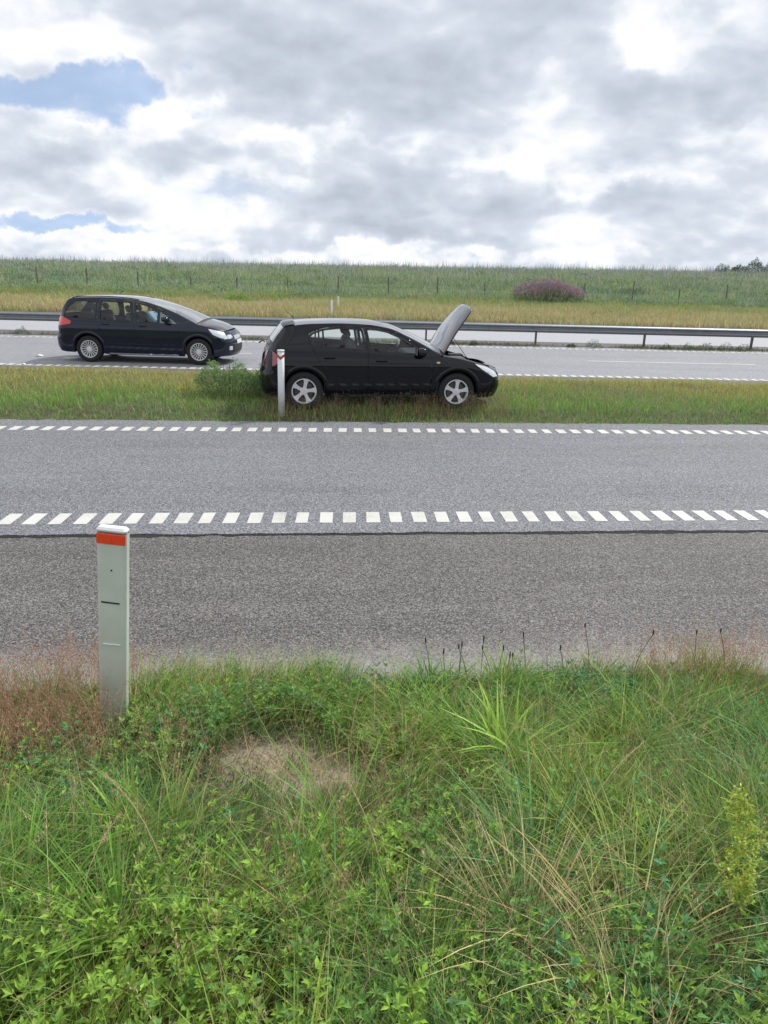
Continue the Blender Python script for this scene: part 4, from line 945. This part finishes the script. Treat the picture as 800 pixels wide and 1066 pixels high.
# long arching blades standing in tufts
tx, ty, tz = verge_pts(430); tm = herbmask(tx, ty); kk = (rng.random(len(tx)) < np.where(tm > .1, .45, .95)) & (np.hypot(tx+.42, ty-2.68) > .55) & (np.hypot(tx-1.03, ty-1.5) > .3) & ~((np.abs(tx+1.36) < .2) & (ty < 3.25) & (ty > 2.7)) & (nr(tx, ty) < N0-.12)
for i in np.nonzero(kk)[0]:
    n = int(rng.uniform(50, 130)); kind = rng.random(); base = (.16, .33, .05) if kind < .45 else ((.12, .28, .10) if kind < .66 else ((.26, .35, .07) if kind < .92 else (.52, .43, .21)))
    L_ = rng.uniform(.17, .36)*(.75 if ty[i] > 3.4 else 1); sp = rng.uniform(.02, .07); px2 = tx[i]+rng.normal(size=n)*sp; py2 = ty[i]+rng.normal(size=n)*sp; c = colvar(base, n, .2, .08); out = np.arctan2(py2-ty[i], px2-tx[i])+rng.normal(size=n)*.5
    V, F, K = blades(np.stack([px2, py2, ground_z(px2, py2)-.01], 1), L_*rng.uniform(.6, 1.2, n), rng.uniform(.0035, .0095, n), out, rng.uniform(.05, .5, n), rng.uniform(.2, 1.0, n), 5, c*.9, c*1.2); veg.add(V, F, K)
# fine pale seed stalks
x, y, z = verge_pts(5200); n = len(x); P = np.stack([x, y, z], 1); c = colvar((.46, .37, .20), n, .2); V, F, K = blades(P, rng.uniform(.2, .42, n), np.full(n, .0022), rng.uniform(0, 6.28, n), rng.uniform(.05, .5, n), rng.uniform(.1, .8, n), 4, c, c*1.1); veg.add(V, F, K)
nd = 900; x = -.42+rng.normal(size=nd)*.22; y = 2.86+rng.normal(size=nd)*.18; P = np.stack([x, y, ground_z(x, y)+.004], 1); c = colvar((.36, .28, .17), nd, .35)
a = rng.uniform(0, 6.28, nd); V, F, K = blades(P, rng.uniform(.03, .09, nd), np.full(nd, .002), a, rng.uniform(1.5, 4, nd)*.5, np.full(nd, .2), 2, c, c); V[:, 2] = np.minimum(V[:, 2], np.repeat(P[:, 2], 6)+.012); veg.add(V, F, K)
verge_grass = veg.build('verge_grass'); tag(verge_grass, 'tangled green roadside grass of the near verge', 'grass', kind='stuff')
# --- leafy herbs (vetch, clover, lucerne)
veg = Veg()
x, y, z = verge_pts(12500, edge=.16); n = len(x)
herb = herbmask(x, y)
keep = rng.random(n) < np.clip(.05+sm(.42+1.1*herb), 0, 1); keep &= ~(np.hypot((x+.42)/1.2, (y-2.80)/1.1) < .36); keep &= ~((np.abs(x+1.36) < .16) & (y < 3.25) & (y > 2.8))
x, y, z = x[keep], y[keep], z[keep]; n = len(x)
hs = rng.uniform(.12, .27, n)*np.where(y > 3.2, .75, 1); az = rng.uniform(0, 6.28, n); ln = rng.uniform(.05, .55, n)
stemc = colvar((.17, .25, .06), n, .15); P = np.stack([x, y, z], 1)
V, F, K = blades(P, hs, np.full(n, .003), az, ln, np.full(n, .25), 3, stemc, stemc); veg.add(V, F, K)
hue = fbm(x, y, 1.3, 91)
hue = hue+rng.normal(size=n)*.45
baseC = np.where((hue > .25)[:, None], np.array([.19, .31, .045])[None], np.array([.125, .245, .055])[None]); baseC = np.where((hue < -.5)[:, None], np.array([.10, .24, .10])[None], baseC)
nodes = 11
for k in range(nodes):
    t = (k+1.5)/(nodes+.5); out = hs*(ln*t+.25*t*t); up = hs*(t-.45*.25*t*t*.8); px_, py_, pz_ = x+out*np.cos(az), y+out*np.sin(az), z+up
    a0 = az+k*2.4+rng.normal(size=n)*.3; pet = rng.uniform(.008, .022, n)*(1.3-t*.8); el = rng.uniform(.05, .7, n)+.5*t
    bx, by, bz = px_+pet*np.cos(a0)*np.cos(el), py_+pet*np.sin(a0)*np.cos(el), pz_+pet*np.sin(el)
    for da in (-.95, 0, .95):
        aa = a0+da; sz = rng.uniform(.018, .042, n)*(1.15-.45*t)*np.where(da == 0, 1.15, 1); D = np.stack([np.cos(aa)*np.cos(el*.7), np.sin(aa)*np.cos(el*.7), np.sin(el*.7)+rng.normal(size=n)*.2], 1)
        cc = baseC*np.exp(rng.normal(size=(n, 1))*.17)*(1+.35*t); V, F, K = leaves(np.stack([bx, by, bz], 1), D, sz, rng.uniform(.55, .95, n), rng.normal(size=n)*.4, cc); veg.add(V, F, K)
herbs = veg.build('leafy_ground_cover'); tag(herbs, 'low bright green clover-like herbs spread through the near verge', 'ground cover', kind='stuff')

# --- pinkish panicle grass in drifts
veg = Veg()
def panicles(x, y, z, hgt, col, spread=.03, num=13, top=.4):
    n = len(x); c = colvar(col, n, .15, .05); az = rng.uniform(0, 6.28, n); ln = rng.uniform(0, .3, n)
    V, F, K = blades(np.stack([x, y, z], 1), hgt, np.full(n, .002), az, ln, np.full(n, .15), 4, c*.9, c); veg.add(V, F, K)
    for k in range(num):
        t = 1-top*rng.random(n); out = hgt*(ln*t+.15*t*t); up = hgt*(t-.45*.15*t*t*.8); r = spread*(1.15-t)/.5*rng.random(n); a = rng.uniform(0, 6.28, n)
        p = np.stack([x+out*np.cos(az)+r*np.cos(a), y+out*np.sin(az)+r*np.sin(a), z+up+rng.normal(size=n)*.006], 1)
        D = np.stack([np.cos(a)*.5, np.sin(a)*.5, np.ones(n)], 1); V, F, K = leaves(p, D, rng.uniform(.010, .017, n), np.full(n, .5), rng.random(n)*3, c*np.exp(rng.normal(size=(n, 1))*.2)); veg.add(V, F, K)
drifts = [(-1.55, 2.8, .16, .3, 420), (-.05, 2.3, .15, .3, 90), (.9, 2.6, .5, .3, 60), (-1.95, 3.1, .30, .45, 900), (-1.60, 3.70, .25, .15, 260), (-1.05, 2.75, .2, .25, 120), (2.05, 3.95, .5, .14, 260), (-1.35, 3.30, .12, .1, 30), (1.75, 3.95, .35, .12, 110), (2.3, 3.9, .3, .15, 90), (-.35, 1.62, .2, .15, 40), (.1, 3.55, .9, .3, 50), (.3, 2.2, .8, .5, 60), (-1.1, 2.3, .4, .3, 40)]
for cx, cy, sx, sy, num in drifts:
    x = cx+rng.normal(size=num)*sx; y = cy+rng.normal(size=num)*sy; k = (nr(x, y) < N0-.03) & ~sandy(x, y); x, y = x[k], y[k]; panicles(x, y, ground_z(x, y), rng.uniform(.22, .40, len(x)), (.48, .29, .20))
o = veg.build('pink_seed_grass'); tag(o, 'hazy pinkish brown seed heads of fine grass in the near verge', 'grass', kind='stuff')

veg = Veg(); x, y, z = verge_pts(900, y0=.9); k = fbm(x, y, 2.2, 301) > -.1; x, y, z = x[k], y[k], z[k]; panicles(x, y, z, rng.uniform(.28, .48, len(x)), (.58, .46, .27), spread=.008, num=15, top=.22)
o = veg.build('straw_seed_grass'); tag(o, 'pale straw-coloured seed heads standing above the green grass of the near verge', 'grass', kind='stuff')
n = 420; x = -.42+rng.normal(size=n)*.17; y = 2.86+rng.normal(size=n)*.15; r_ = rng.uniform(.003, .013, n)**1.0; V = []; F = []
OC = [(1, 0, 0), (0, 1, 0), (-1, 0, 0), (0, -1, 0), (0, 0, 1), (0, 0, -1)]; OF = [(0, 1, 4), (1, 2, 4), (2, 3, 4), (3, 0, 4), (1, 0, 5), (2, 1, 5), (3, 2, 5), (0, 3, 5)]
for i in range(n):
    th_ = random.uniform(0, 6.28); zz = float(ground_z(x[i], y[i])); s3 = [r_[i]*random.uniform(.6, 1.3) for _ in range(3)]
    for q in OC: V.append((x[i]+s3[0]*q[0]*math.cos(th_)-s3[1]*q[1]*math.sin(th_), y[i]+s3[0]*q[0]*math.sin(th_)+s3[1]*q[1]*math.cos(th_), zz+s3[2]*q[2]*.7+r_[i]*.3))
    F += [tuple(6*i+a_ for a_ in f_) for f_ in OF]
o = mesh_obj('soil_crumbs', V, F, simple('soil_crumb', (.30, .25, .19), .95, noise=.5, nscale=30)); tag(o, 'crumbs of dry sandy soil on the bare patch of the verge', 'soil', kind='stuff')
# --- single plants in the near verge
def seed_stalk(x, y, h, label, lean=0., azm=0., dark=True):
    z = float(ground_z(x, y)); root = empty('ribwort_plantain', (x, y, z)); tag(root, label, 'plant', 'ribwort stalks at the road edge')
    dx, dy = math.cos(azm)*lean, math.sin(azm)*lean
    pts = [(dx*h*t*t, dy*h*t*t, h*t) for t in np.linspace(0, 1, 6)]
    m = MB(); m.tube(pts, .0022, 5); m.build('stalk', simple('plant_stalk', (.17, .15, .07), .8), root)
    e_ = Vector(pts[-1]); l_ = .022+.018*random.random(); m = MB(); m.tube([e_-Vector((0, 0, .004)), e_+Vector((0, 0, l_*.3)), e_+Vector((0, 0, l_*.8)), e_+Vector((0, 0, l_))], [.0025, .0048, .0038, .0012], 7); m.build('seed_head', simple('seed_brown', (.05, .03, .02), .9, noise=.4, nscale=300), root)
    v = Veg(); k = 7; a = np.linspace(0, 5.6, k)+azm; c = colvar((.09, .17, .045), k, .12)
    V, F, K = blades(np.zeros((k, 3)), rng.uniform(.10, .17, k), np.full(k, .014), a, np.full(k, .45), np.full(k, .6), 5, c, c*1.1); v.add(V, F, K); v.build('leaf_rosette', root)
spots = [(.47, 3.93, .26), (.52, 3.86, .24), (.60, 3.92, .31), (.66, 3.88, .27), (.70, 3.93, .22), (.74, 3.86, .25), (.80, 3.93, .20), (.86, 3.90, .34), (.30, 3.92, .26), (1.26, 3.98, .35), (1.53, 4.0, .36), (1.90, 4.02, .30), (2.08, 4.0, .34), (1.10, 3.95, .22), (.38, 3.88, .19)]
descr = ['thin brown plantain stalk left in the dark tuft at the road edge', 'short plantain stalk leaning in the tuft at the road edge', 'tall thin plantain stalk rising from the tuft at the road edge', 'plantain stalk with a plump dark head in the middle of the tuft', 'low plantain stalk just right of the middle of the tuft', 'plantain stalk with a short brown head right in the tuft', 'smallest plantain stalk at the right of the tuft', 'tallest plantain stalk at the right end of the tuft',
         'plantain stalk standing alone left of the dark tuft', 'tall plantain stalk alone against the grey shoulder right of the tuft', 'slender plantain stalk second from the right above the grass', 'plantain stalk beside the pink grass at the right edge of the verge', 'rightmost plantain stalk among the pink grass', 'short plantain stalk between the tuft and the pale seed grass', 'very short plantain stalk left of the dark tuft']
for (sx, sy, sh), ds in zip(spots, descr): seed_stalk(sx, sy-.03, sh, ds, random.uniform(.05, .4), random.uniform(0, 6))
def leafy_plant(name, loc, n, h, w, col, label, cat, group=None, lean=(.1, .5), curve=(.2, .9), S=5, spread=.03, tip=1.15):
    root = empty(name, loc); tag(root, label, cat, group)
    P = np.concatenate([rng.normal(size=(n, 2))*spread, np.zeros((n, 1))], 1); c = colvar(col, n, .12, .06)
    v = Veg(); V, F, K = blades(P, rng.uniform(*h, n), rng.uniform(*w, n), rng.uniform(0, 6.28, n), rng.uniform(*lean, n), rng.uniform(*curve, n), S, c, c*tip); v.add(V, F, K); v.build('leaves', root); return root
gz = lambda x, y: float(ground_z(x, y))
leafy_plant('broadleaf_tuft', (.60, 2.84, gz(.60, 2.84)), 34, (.24, .38), (.018, .030), (.33, .50, .08), 'bright yellow-green tuft of long strap leaves in the middle of the verge', 'plant')
leafy_plant('dock_plant', (-.93, 2.15, gz(-.93, 2.15)), 9, (.22, .34), (.025, .035), (.26, .42, .08), 'dock-like plant with pale upright leaves low on the left', 'plant', lean=(0, .25), curve=(.05, .3))
# pale mounded weed at the bottom right
def spire(loc, h, col, label, r=.050, n=1250, name='yellow_green_weed'):
    root = empty(name, loc); tag(root, label, 'plant'); dx = -.06
    m = MB(); m.tube([(0, 0, 0), (dx*.15, 0, h*.3), (dx*.4, 0, h*.55)], [.004, .003, .0015], 6); m.build('stem', simple('plant_stalk2', (.25, .16, .08), .8), root)
    ns = 26; ts = np.linspace(.34, 1.0, ns); an = np.arange(ns)*2.4+rng.normal(size=ns)*.4; ro_ = r*(.25+.75*np.sin(np.clip((ts-.3)/.74, 0, 1)*math.pi))*rng.uniform(.5, 1.25, ns)
    q = rng.integers(0, ns, n); u = rng.random(n)**.7; sc_ = rng.normal(size=(n, 3))*.009
    P = np.stack([dx*ts[q]**1.5+u*ro_[q]*np.cos(an[q]), u*ro_[q]*np.sin(an[q]), h*ts[q]-.012+u*.035], 1)+sc_; a = an[q]+rng.normal(size=n)*.8
    D = np.stack([np.cos(a), np.sin(a), rng.normal(size=n)*.6+.3], 1); c = colvar(col, n, .25, .10)
    v = Veg(); V, F, K = leaves(P, D, rng.uniform(.008, .019, n), np.full(n, .85), rng.normal(size=n)*.6, c); v.add(V, F, K); v.build('leaves', root)
spire((1.03, 1.64, gz(1.03, 1.64)), .53, (.36, .44, .07), 'tall yellow-green weed with a dense crinkled spike near the right edge')
spire((1.04, 1.33, gz(1.04, 1.33)), .27, (.33, .42, .07), 'small yellow-green weed cut by the bottom right corner', r=.04, n=500)
# arching dry straws
def straw(p0, h, az_, lean_, label):
    root = empty('dry_grass_stalk', (p0[0], p0[1], gz(*p0))); tag(root, label, 'grass stalk', 'dry arching grass stalks')
    pts = [(h*(lean_*t+.38*t**2.6)*math.cos(az_), h*(lean_*t+.38*t**2.6)*math.sin(az_), h*(t-.22*t**3.5)) for t in np.linspace(0, 1, 9)]
    m = MB(); m.tube(pts, [.0015]*5+[.0011]*4, 5); m.build('stalk', simple('straw', (.50, .42, .22), .7), root)
    v = Veg(); n = 60; t = rng.uniform(.78, 1, n); A = np.array(pts); i = np.clip((t*8).astype(int), 0, 7); fr_ = (t*8-i)[:, None]; P = A[i]*(1-fr_)+A[i+1]*fr_; d_ = A[-1]-A[-3]; D = d_[None]+rng.normal(size=(n, 3))*.03; c = colvar((.50, .38, .22), n, .15)
    V, F, K = leaves(P, D, rng.uniform(.010, .018, n), np.full(n, .35), rng.random(n)*3, c); v.add(V, F, K); v.build('seed_head', root)
straw((-1.30, 3.0), .55, math.pi*.9, .2, 'dry grass stalk arching left beside the near marker post')
straw((-.42, 2.05), .52, .3, .25, 'dry straw bending right in the lower left herbs')
straw((-.60, 1.75), .50, 2.6, .15, 'dry straw leaning left low in the verge')
straw((.05, 1.75), .48, 2.2, .2, 'pale straw arching over the grass at the bottom centre')
straw((.62, 2.0), .50, .6, .35, 'long straw lying over to the right beyond the bottom centre')
straw((.80, 2.45), .45, 2.9, .3, 'straw bending left in front of the right verge herbs')
straw((-.85, 1.62), .38, 1.2, .2, 'straw with a pale head at the bottom left corner')
straw((-.02, 3.05), .42, 1.6, .1, 'upright yellow straw right of the sandy patch')
straw((1.35, 2.6), .45, 2.4, .2, 'straw rising above the herbs at the right side')

# --- grass strip between ramp and main road
veg = Veg()
def median_pts(n, xlim=17, margin=.05):
    x, y = scatter(n, -xlim, xlim, 10, 18.6); a, b = nr(x, y), nm(x, y); w = .12*fbm(x, y, 3, 3); k = (a > N1-.02+w+margin) & (b < M0+.05+w); x, y = x[k], y[k]; return x, y, ground_z(x, y)
x, y, z = median_pts(330000); n = len(x); d = nr(x, y)-N1; dd = d/np.maximum(.1, (M0-nm(x, y)+d))
k = rng.random(n) < np.clip(.75+.3*fbm(x, y, 2.2, 12), .3, 1)*np.clip(1.15-.5*dd, .3, 1); x, y, z, d, dd = x[k], y[k], z[k], d[k], dd[k]; n = len(x)
incar = np.zeros(n, bool); cl = (Matrix.Rotation(-R(8.3), 3, 'Z')); c0 = car1.location
lx = (x-c0.x)*math.cos(R(8.3))+(y-c0.y)*math.sin(R(8.3)); ly = -(x-c0.x)*math.sin(R(8.3))+(y-c0.y)*math.cos(R(8.3)); incar = (lx > .1) & (lx < 4.2) & (np.abs(ly) < .80); infront = (lx > 0) & (lx < 4.2) & (ly > -1.35) & (ly < -.80)
h = rng.uniform(.08, .19, n)*(.85+.30*fbm(x, y, 1.5, 5)); h = np.where(d < .5, h*.75, h); h = np.where(incar, h*.5, h); h = np.where(infront, h*1.15, h)
mixv = dd*1.6-.35+.35*fbm(x, y, .9, 15)+rng.normal(size=n)*.18
cg = colvar((.21, .37, .08), n, .28); cy_ = colvar((.44, .47, .13), n, .22); cr_ = colvar((.38, .25, .13), n, .2); c = cg*(1-sm(mixv))[:, None]+cy_*sm(mixv)[:, None]
k = rng.random(n) < np.where(infront, .30, .04+.16*sm(dd*1.5)); c = np.where(k[:, None], cr_, c); h = np.where(k, h*1.25, h)
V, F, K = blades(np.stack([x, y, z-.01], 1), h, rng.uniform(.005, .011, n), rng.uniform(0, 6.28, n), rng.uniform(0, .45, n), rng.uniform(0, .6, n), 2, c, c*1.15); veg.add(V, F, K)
o = veg.build('median_grass'); tag(o, 'green and yellowing grass of the strip between ramp and main road', 'grass', kind='stuff')
veg = Veg()
n = 1500; lx = rng.uniform(-.1, 4.3, n); ly = rng.uniform(-1.25, -.93, n); x = c0.x+lx*math.cos(R(8.3))-ly*math.sin(R(8.3)); y = c0.y+lx*math.sin(R(8.3))+ly*math.cos(R(8.3)); k = rng.random(n) < .35+.4*np.sin(lx*4)**2; x, y = x[k], y[k]
panicles(x, y, ground_z(x, y), rng.uniform(.22, .42, len(x)), (.34, .25, .16), spread=.02, num=9)
o = veg.build('seed_grass_by_car'); tag(o, 'reddish seed grass standing against the side of the black hatchback', 'grass', kind='stuff')

def bush(name, loc, rx, ry, h, n, size, col, label, cat='plant', group=None, tips=None, asp=.6, upright=.8, stems=14, sharp=.5, dome=.75, dpow=2):
    root = empty(name, loc); tag(root, label, cat, group)
    a = rng.uniform(0, 6.28, n); r = np.sqrt(rng.random(n)); X_ = rx*r*np.cos(a); Y_ = ry*r*np.sin(a)
    top = h*(1-dome*r**dpow)*(.75+.35*fbm(X_*3/rx+loc[0], Y_*3/ry, 1.5, int(abs(loc[0])*10))); Z_ = top*rng.random(n)**sharp
    gap = fbm(X_*1.0+loc[0], Z_*1.0+Y_*.5, 9/max(rx, .3), 7) > -.55; X_, Y_, Z_, top, a, r = [q_[gap] for q_ in (X_, Y_, Z_, top, a, r)]; n = len(X_)
    D = np.stack([np.cos(a)+rng.normal(size=n)*.6, np.sin(a)+rng.normal(size=n)*.6, upright+rng.normal(size=n)*.5], 1); c = colvar(col, n, .25, .08)
    if tips is not None: k = (Z_/top > .62) & (rng.random(n) < .75); c = np.where(k[:, None], colvar(tips, n, .2, .06), c)
    v = Veg(); V, F, K = leaves(np.stack([X_, Y_, Z_], 1), D, rng.uniform(*size, n), np.full(n, asp), rng.normal(size=n)*.7, c); v.add(V, F, K); v.build('foliage', root)
    m = MB()
    for i in range(stems):
        q = random.uniform(0, 6.28); rr_ = random.random()**.5; m.tube([(rx*.5*rr_*math.cos(q), ry*.5*rr_*math.sin(q), -.05), (rx*.85*rr_*math.cos(q), ry*.85*rr_*math.sin(q), h*(1-dome*rr_**dpow)*.75)], [.012*h, .005*h], 5)
    m.build('stem', simple('weed_stem', (.12, .13, .06), .8), root); return root
bush('leafy_weed_bush', (-2.90, 13.55, .1), .60, .45, .80, 3900, (.03, .085), (.22, .33, .14), 'leafy green weed bush behind the rear bumper of the black hatchback', 'bush', dome=.5)
bush('leafy_weed_bush', (-2.25, 14.25, .1), .45, .4, .75, 2200, (.03, .07), (.15, .25, .11), 'darker green weed bush close to the tail of the black hatchback', 'bush')
bush('yellow_flower', (-3.70, 13.6, .1), .16, .12, .30, 160, (.02, .04), (.11, .16, .05), 'small yellow flowering weed left of the leafy bush', 'plant', tips=(.75, .55, .03))
# weeds beneath the guardrail
for (xx, s, t) in [(-12.6, .30, 'small dark weed tuft left of the people carrier by the far edge line'), (-3.55, .30, 'dark weed tuft in the gap between the two cars'), (6.45, .16, 'tiny weed sprig beneath the guardrail right of the raised bonnet'), (7.25, .30, 'bushy weed under the guardrail between its middle posts'), (9.85, .22, 'narrow weed just right of a guardrail post'), (10.65, .25, 'broad low weed, second in the row of weeds under the right guardrail'),
                   (11.25, .32, 'round dark weed, middle of the row of weeds under the right guardrail'), (12.0, .30, 'wide spiky weed near the right end of the guardrail row'), (12.65, .28, 'weed touching the rightmost visible guardrail post'), (3.0, .16, 'low weed under the guardrail just beside the raised bonnet'), (2.2, .14, 'flat weed under the guardrail left of the raised bonnet')]:
    y0 = MM*xx+26.45; bush('roadside_weed', (xx, y0, 0), s*.9, s*.5, s*1.25, 420, (.03, .06), (.09, .15, .06), t, 'plant', 'weeds under the guardrail', stems=5)
veg = Veg(); n = 16000; t = rng.uniform(-22, 22, n); nn = rng.uniform(26.35, 27.3, n); x = t*math.cos(MA)-nn*math.sin(MA); y = t*math.sin(MA)+nn*math.cos(MA); k = (fbm(x, y, .9, 61)+rng.normal(size=n)*.2 > .15); x, y = x[k], y[k]; n = len(x); c = colvar((.12, .13, .055), n, .2)
V, F, K = blades(np.stack([x, y, 0*x], 1), rng.uniform(.05, .16, n), np.full(n, .012), rng.uniform(0, 6.28, n), rng.uniform(0, .5, n), rng.uniform(0, .5, n), 2, c, c*1.1); veg.add(V, F, K); o = veg.build('strip_grass'); tag(o, 'sparse grass on the gravel strip under the guardrail', 'grass', kind='stuff')

# --- embankment
veg = Veg()
def emb_pts(n, s0, s1, xl=62):
    b = M3+rng.uniform(s0, s1, n); lim = .62*b+4; t = rng.uniform(-1, 1, n)*lim; x = t*math.cos(MA)-b*math.sin(MA); y = t*math.sin(MA)+b*math.cos(MA); return x, y, ground_z(x, y), b-M3
x, y, z, s = emb_pts(150000, .1, 15); n = len(x)
f1 = fbm(x, y, .5, 101); f2 = fbm(x, y*2.2, .9, 102)
tan = colvar((.52, .45, .25), n, .22); yg = colvar((.40, .42, .17), n, .2); gg = colvar((.25, .35, .12), n, .2); bl = colvar((.10, .135, .075), n, .2)
w = sm((s-5.5+3.2*f1)/6.5)+rng.normal(size=n)*.30; red = rng.random(n) < .10; c = tan*(1-sm(w))[:, None]+gg*sm(w)[:, None]; c = np.where((f2+rng.normal(size=n)*.4 > .35)[:, None], yg, c); c = np.where(red[:, None], colvar((.42, .30, .18), n, .15), c)
h = rng.uniform(.25, .55, n)*(1+.3*f1)
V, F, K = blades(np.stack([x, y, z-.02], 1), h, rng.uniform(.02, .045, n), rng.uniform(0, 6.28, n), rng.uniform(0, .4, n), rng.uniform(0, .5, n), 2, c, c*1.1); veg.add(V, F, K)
x, y, z, s = emb_pts(190000, 13, 48); n = len(x); f1 = fbm(x, y*1.5, .35, 111); f2 = fbm(x, y*1.8, 1.1, 112)
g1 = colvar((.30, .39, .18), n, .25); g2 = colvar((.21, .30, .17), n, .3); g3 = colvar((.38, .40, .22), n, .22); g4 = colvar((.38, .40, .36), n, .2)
r_ = rng.normal(size=n)*.35; c = np.where((f1+r_ > .1)[:, None], g1, g2); c = np.where((f2+r_ > .6)[:, None], g3, c); c = np.where((rng.random(n) < .14+.50*sm((s-24)/16))[:, None], g4, c)  # distance haze put into the colour: grey-green share grows towards the crest
h = rng.uniform(.3, .75, n)*(1+.35*f2)
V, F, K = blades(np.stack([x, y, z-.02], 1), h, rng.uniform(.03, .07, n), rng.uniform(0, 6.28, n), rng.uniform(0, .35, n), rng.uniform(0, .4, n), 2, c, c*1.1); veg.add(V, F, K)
o = veg.build('embankment_grass'); tag(o, 'tall grass covering the embankment beyond the motorway, straw-coloured along its foot', 'grass', kind='stuff')
# thin tall stalks on the crest
veg = Veg(); x, y, z, s = emb_pts(16000, 36, 47); n = len(x); k = fbm(x, y*.4, .8, 131)+rng.normal(size=n)*.5 > -.1; x, y, z = x[k], y[k], z[k]; n = len(x); c = colvar((.34, .35, .34), n, .2)
h = rng.uniform(.35, 1.3, n)*(1+.25*fbm(x, y*.3, 1.3, 132)); V, F, K = blades(np.stack([x, y, z], 1), h, rng.uniform(.025, .06, n), rng.uniform(0, 6.28, n), rng.uniform(0, .2, n), rng.uniform(0, .25, n), 3, c*.9, c); veg.add(V, F, K)
o = veg.build('tall_crest_stalks'); tag(o, 'thin grey-green stalks standing up along the crest of the embankment', 'tall weeds', kind='stuff')
# herb clumps on the slope read as one carpet
veg = Veg(); x, y, z, s = emb_pts(420, 10, 42); m_ = len(x); R0 = rng.uniform(.4, 1.3, m_)
for i in range(m_):
    n = int(70*R0[i]); a = rng.uniform(0, 6.28, n); r = R0[i]*np.sqrt(rng.random(n)); hh = .55*(1-.7*(r/R0[i])**2)*R0[i]**.5*rng.random(n)**.4+.15
    cc = [(.20, .33, .15), (.14, .22, .12), (.30, .40, .14), (.27, .33, .26)][i % 4]; D = np.stack([np.cos(a), np.sin(a)-.3, .7+rng.normal(size=n)*.4], 1)
    V, F, K = leaves(np.stack([x[i]+r*np.cos(a), y[i]+r*np.sin(a)*.8, z[i]+hh], 1), D, rng.uniform(.10, .24, n), np.full(n, .7), rng.normal(size=n)*.6, colvar(cc, n, .18, .06)); veg.add(V, F, K)
o = veg.build('slope_herbs'); tag(o, 'leafy herb clumps scattered through the embankment grass', 'ground cover', kind='stuff')
# purple flowering stand
px0 = 10.9; py0 = 53.2; bush('purple_flower_stand', (px0, py0, gz(px0, py0)), 2.5, 1.0, 2.0, 10500, (.06, .15), (.16, .22, .11), 'wide clump of purple-pink flowering spikes on the embankment', 'flowering plants', tips=(.46, .29, .40), asp=.45, upright=2.2, stems=50, sharp=.35, dome=.4, dpow=4)
bx, by = -9.4, 47.5; bush('pale_green_shrub', (bx, by, gz(bx, by)), .9, .6, 1.1, 1100, (.08, .16), (.27, .40, .09), 'pale green shrub on the lower embankment above the left car\'s nose', 'shrub', stems=10)
bx, by = 19.5, 62.; bush('grey_green_bush', (bx, by, gz(bx, by)), 1.3, .9, .9, 900, (.10, .2), (.16, .22, .17), 'grey-green bush low on the embankment right of the purple flowers', 'bush')
# bushes on the right skyline
for i, (bx, by, rw_, hh, tx) in enumerate([(43.4, 86, 2.4, 1.9, 'tallest dark bush at the far right of the skyline'), (40.2, 86, 1.3, 1.2, 'dark bush with feathery top left of the tallest skyline bush'), (37.9, 85, .9, .8, 'small skyline bush between the low crest weeds and the dark bushes'), (36.2, 85, .7, .65, 'smallest skyline bush, leftmost of the row on the crest'), (47.5, 87, 2.6, 1.9, 'skyline bush running out of the right edge of the photo')]):
    bush('skyline_bush', (bx, by, gz(bx, by)), rw_, 1.4, hh*1.35+.7, int(1200*rw_), (.12, .26), (.11, .16, .11), tx, 'bush', 'bushes on the skyline', upright=1.4, stems=16, sharp=.35)

# ------------------------------------------------------------------ litter
def litter(x, y, s, label):
    z = .012 if y > 18.3 else .02; v = [(x-s, y-s*.5, z), (x-.1*s, y-s*.7, z+.03), (x+s, y-s*.3, z), (x+s*.8, y+s*.6, z+.015), (x-.2*s, y+s*.5, z+.045), (x-s*.9, y+s*.5, z)]
    o = mesh_obj('paper_scrap', v, [(0, 1, 4, 5), (1, 2, 3, 4)], simple('litter_white', (.75, .75, .73), .7)); s_ = o.modifiers.new('t', 'SOLIDIFY'); s_.thickness = .004
    tag(o, label, 'litter', 'white scraps by the left carriageway')
litter(-9.25, 19.9, .10, 'white scrap of paper lying on the left lane of the main carriageway')
litter(-8.75, 17.95, .05, 'tiny white scrap on the brown shoulder at the left')
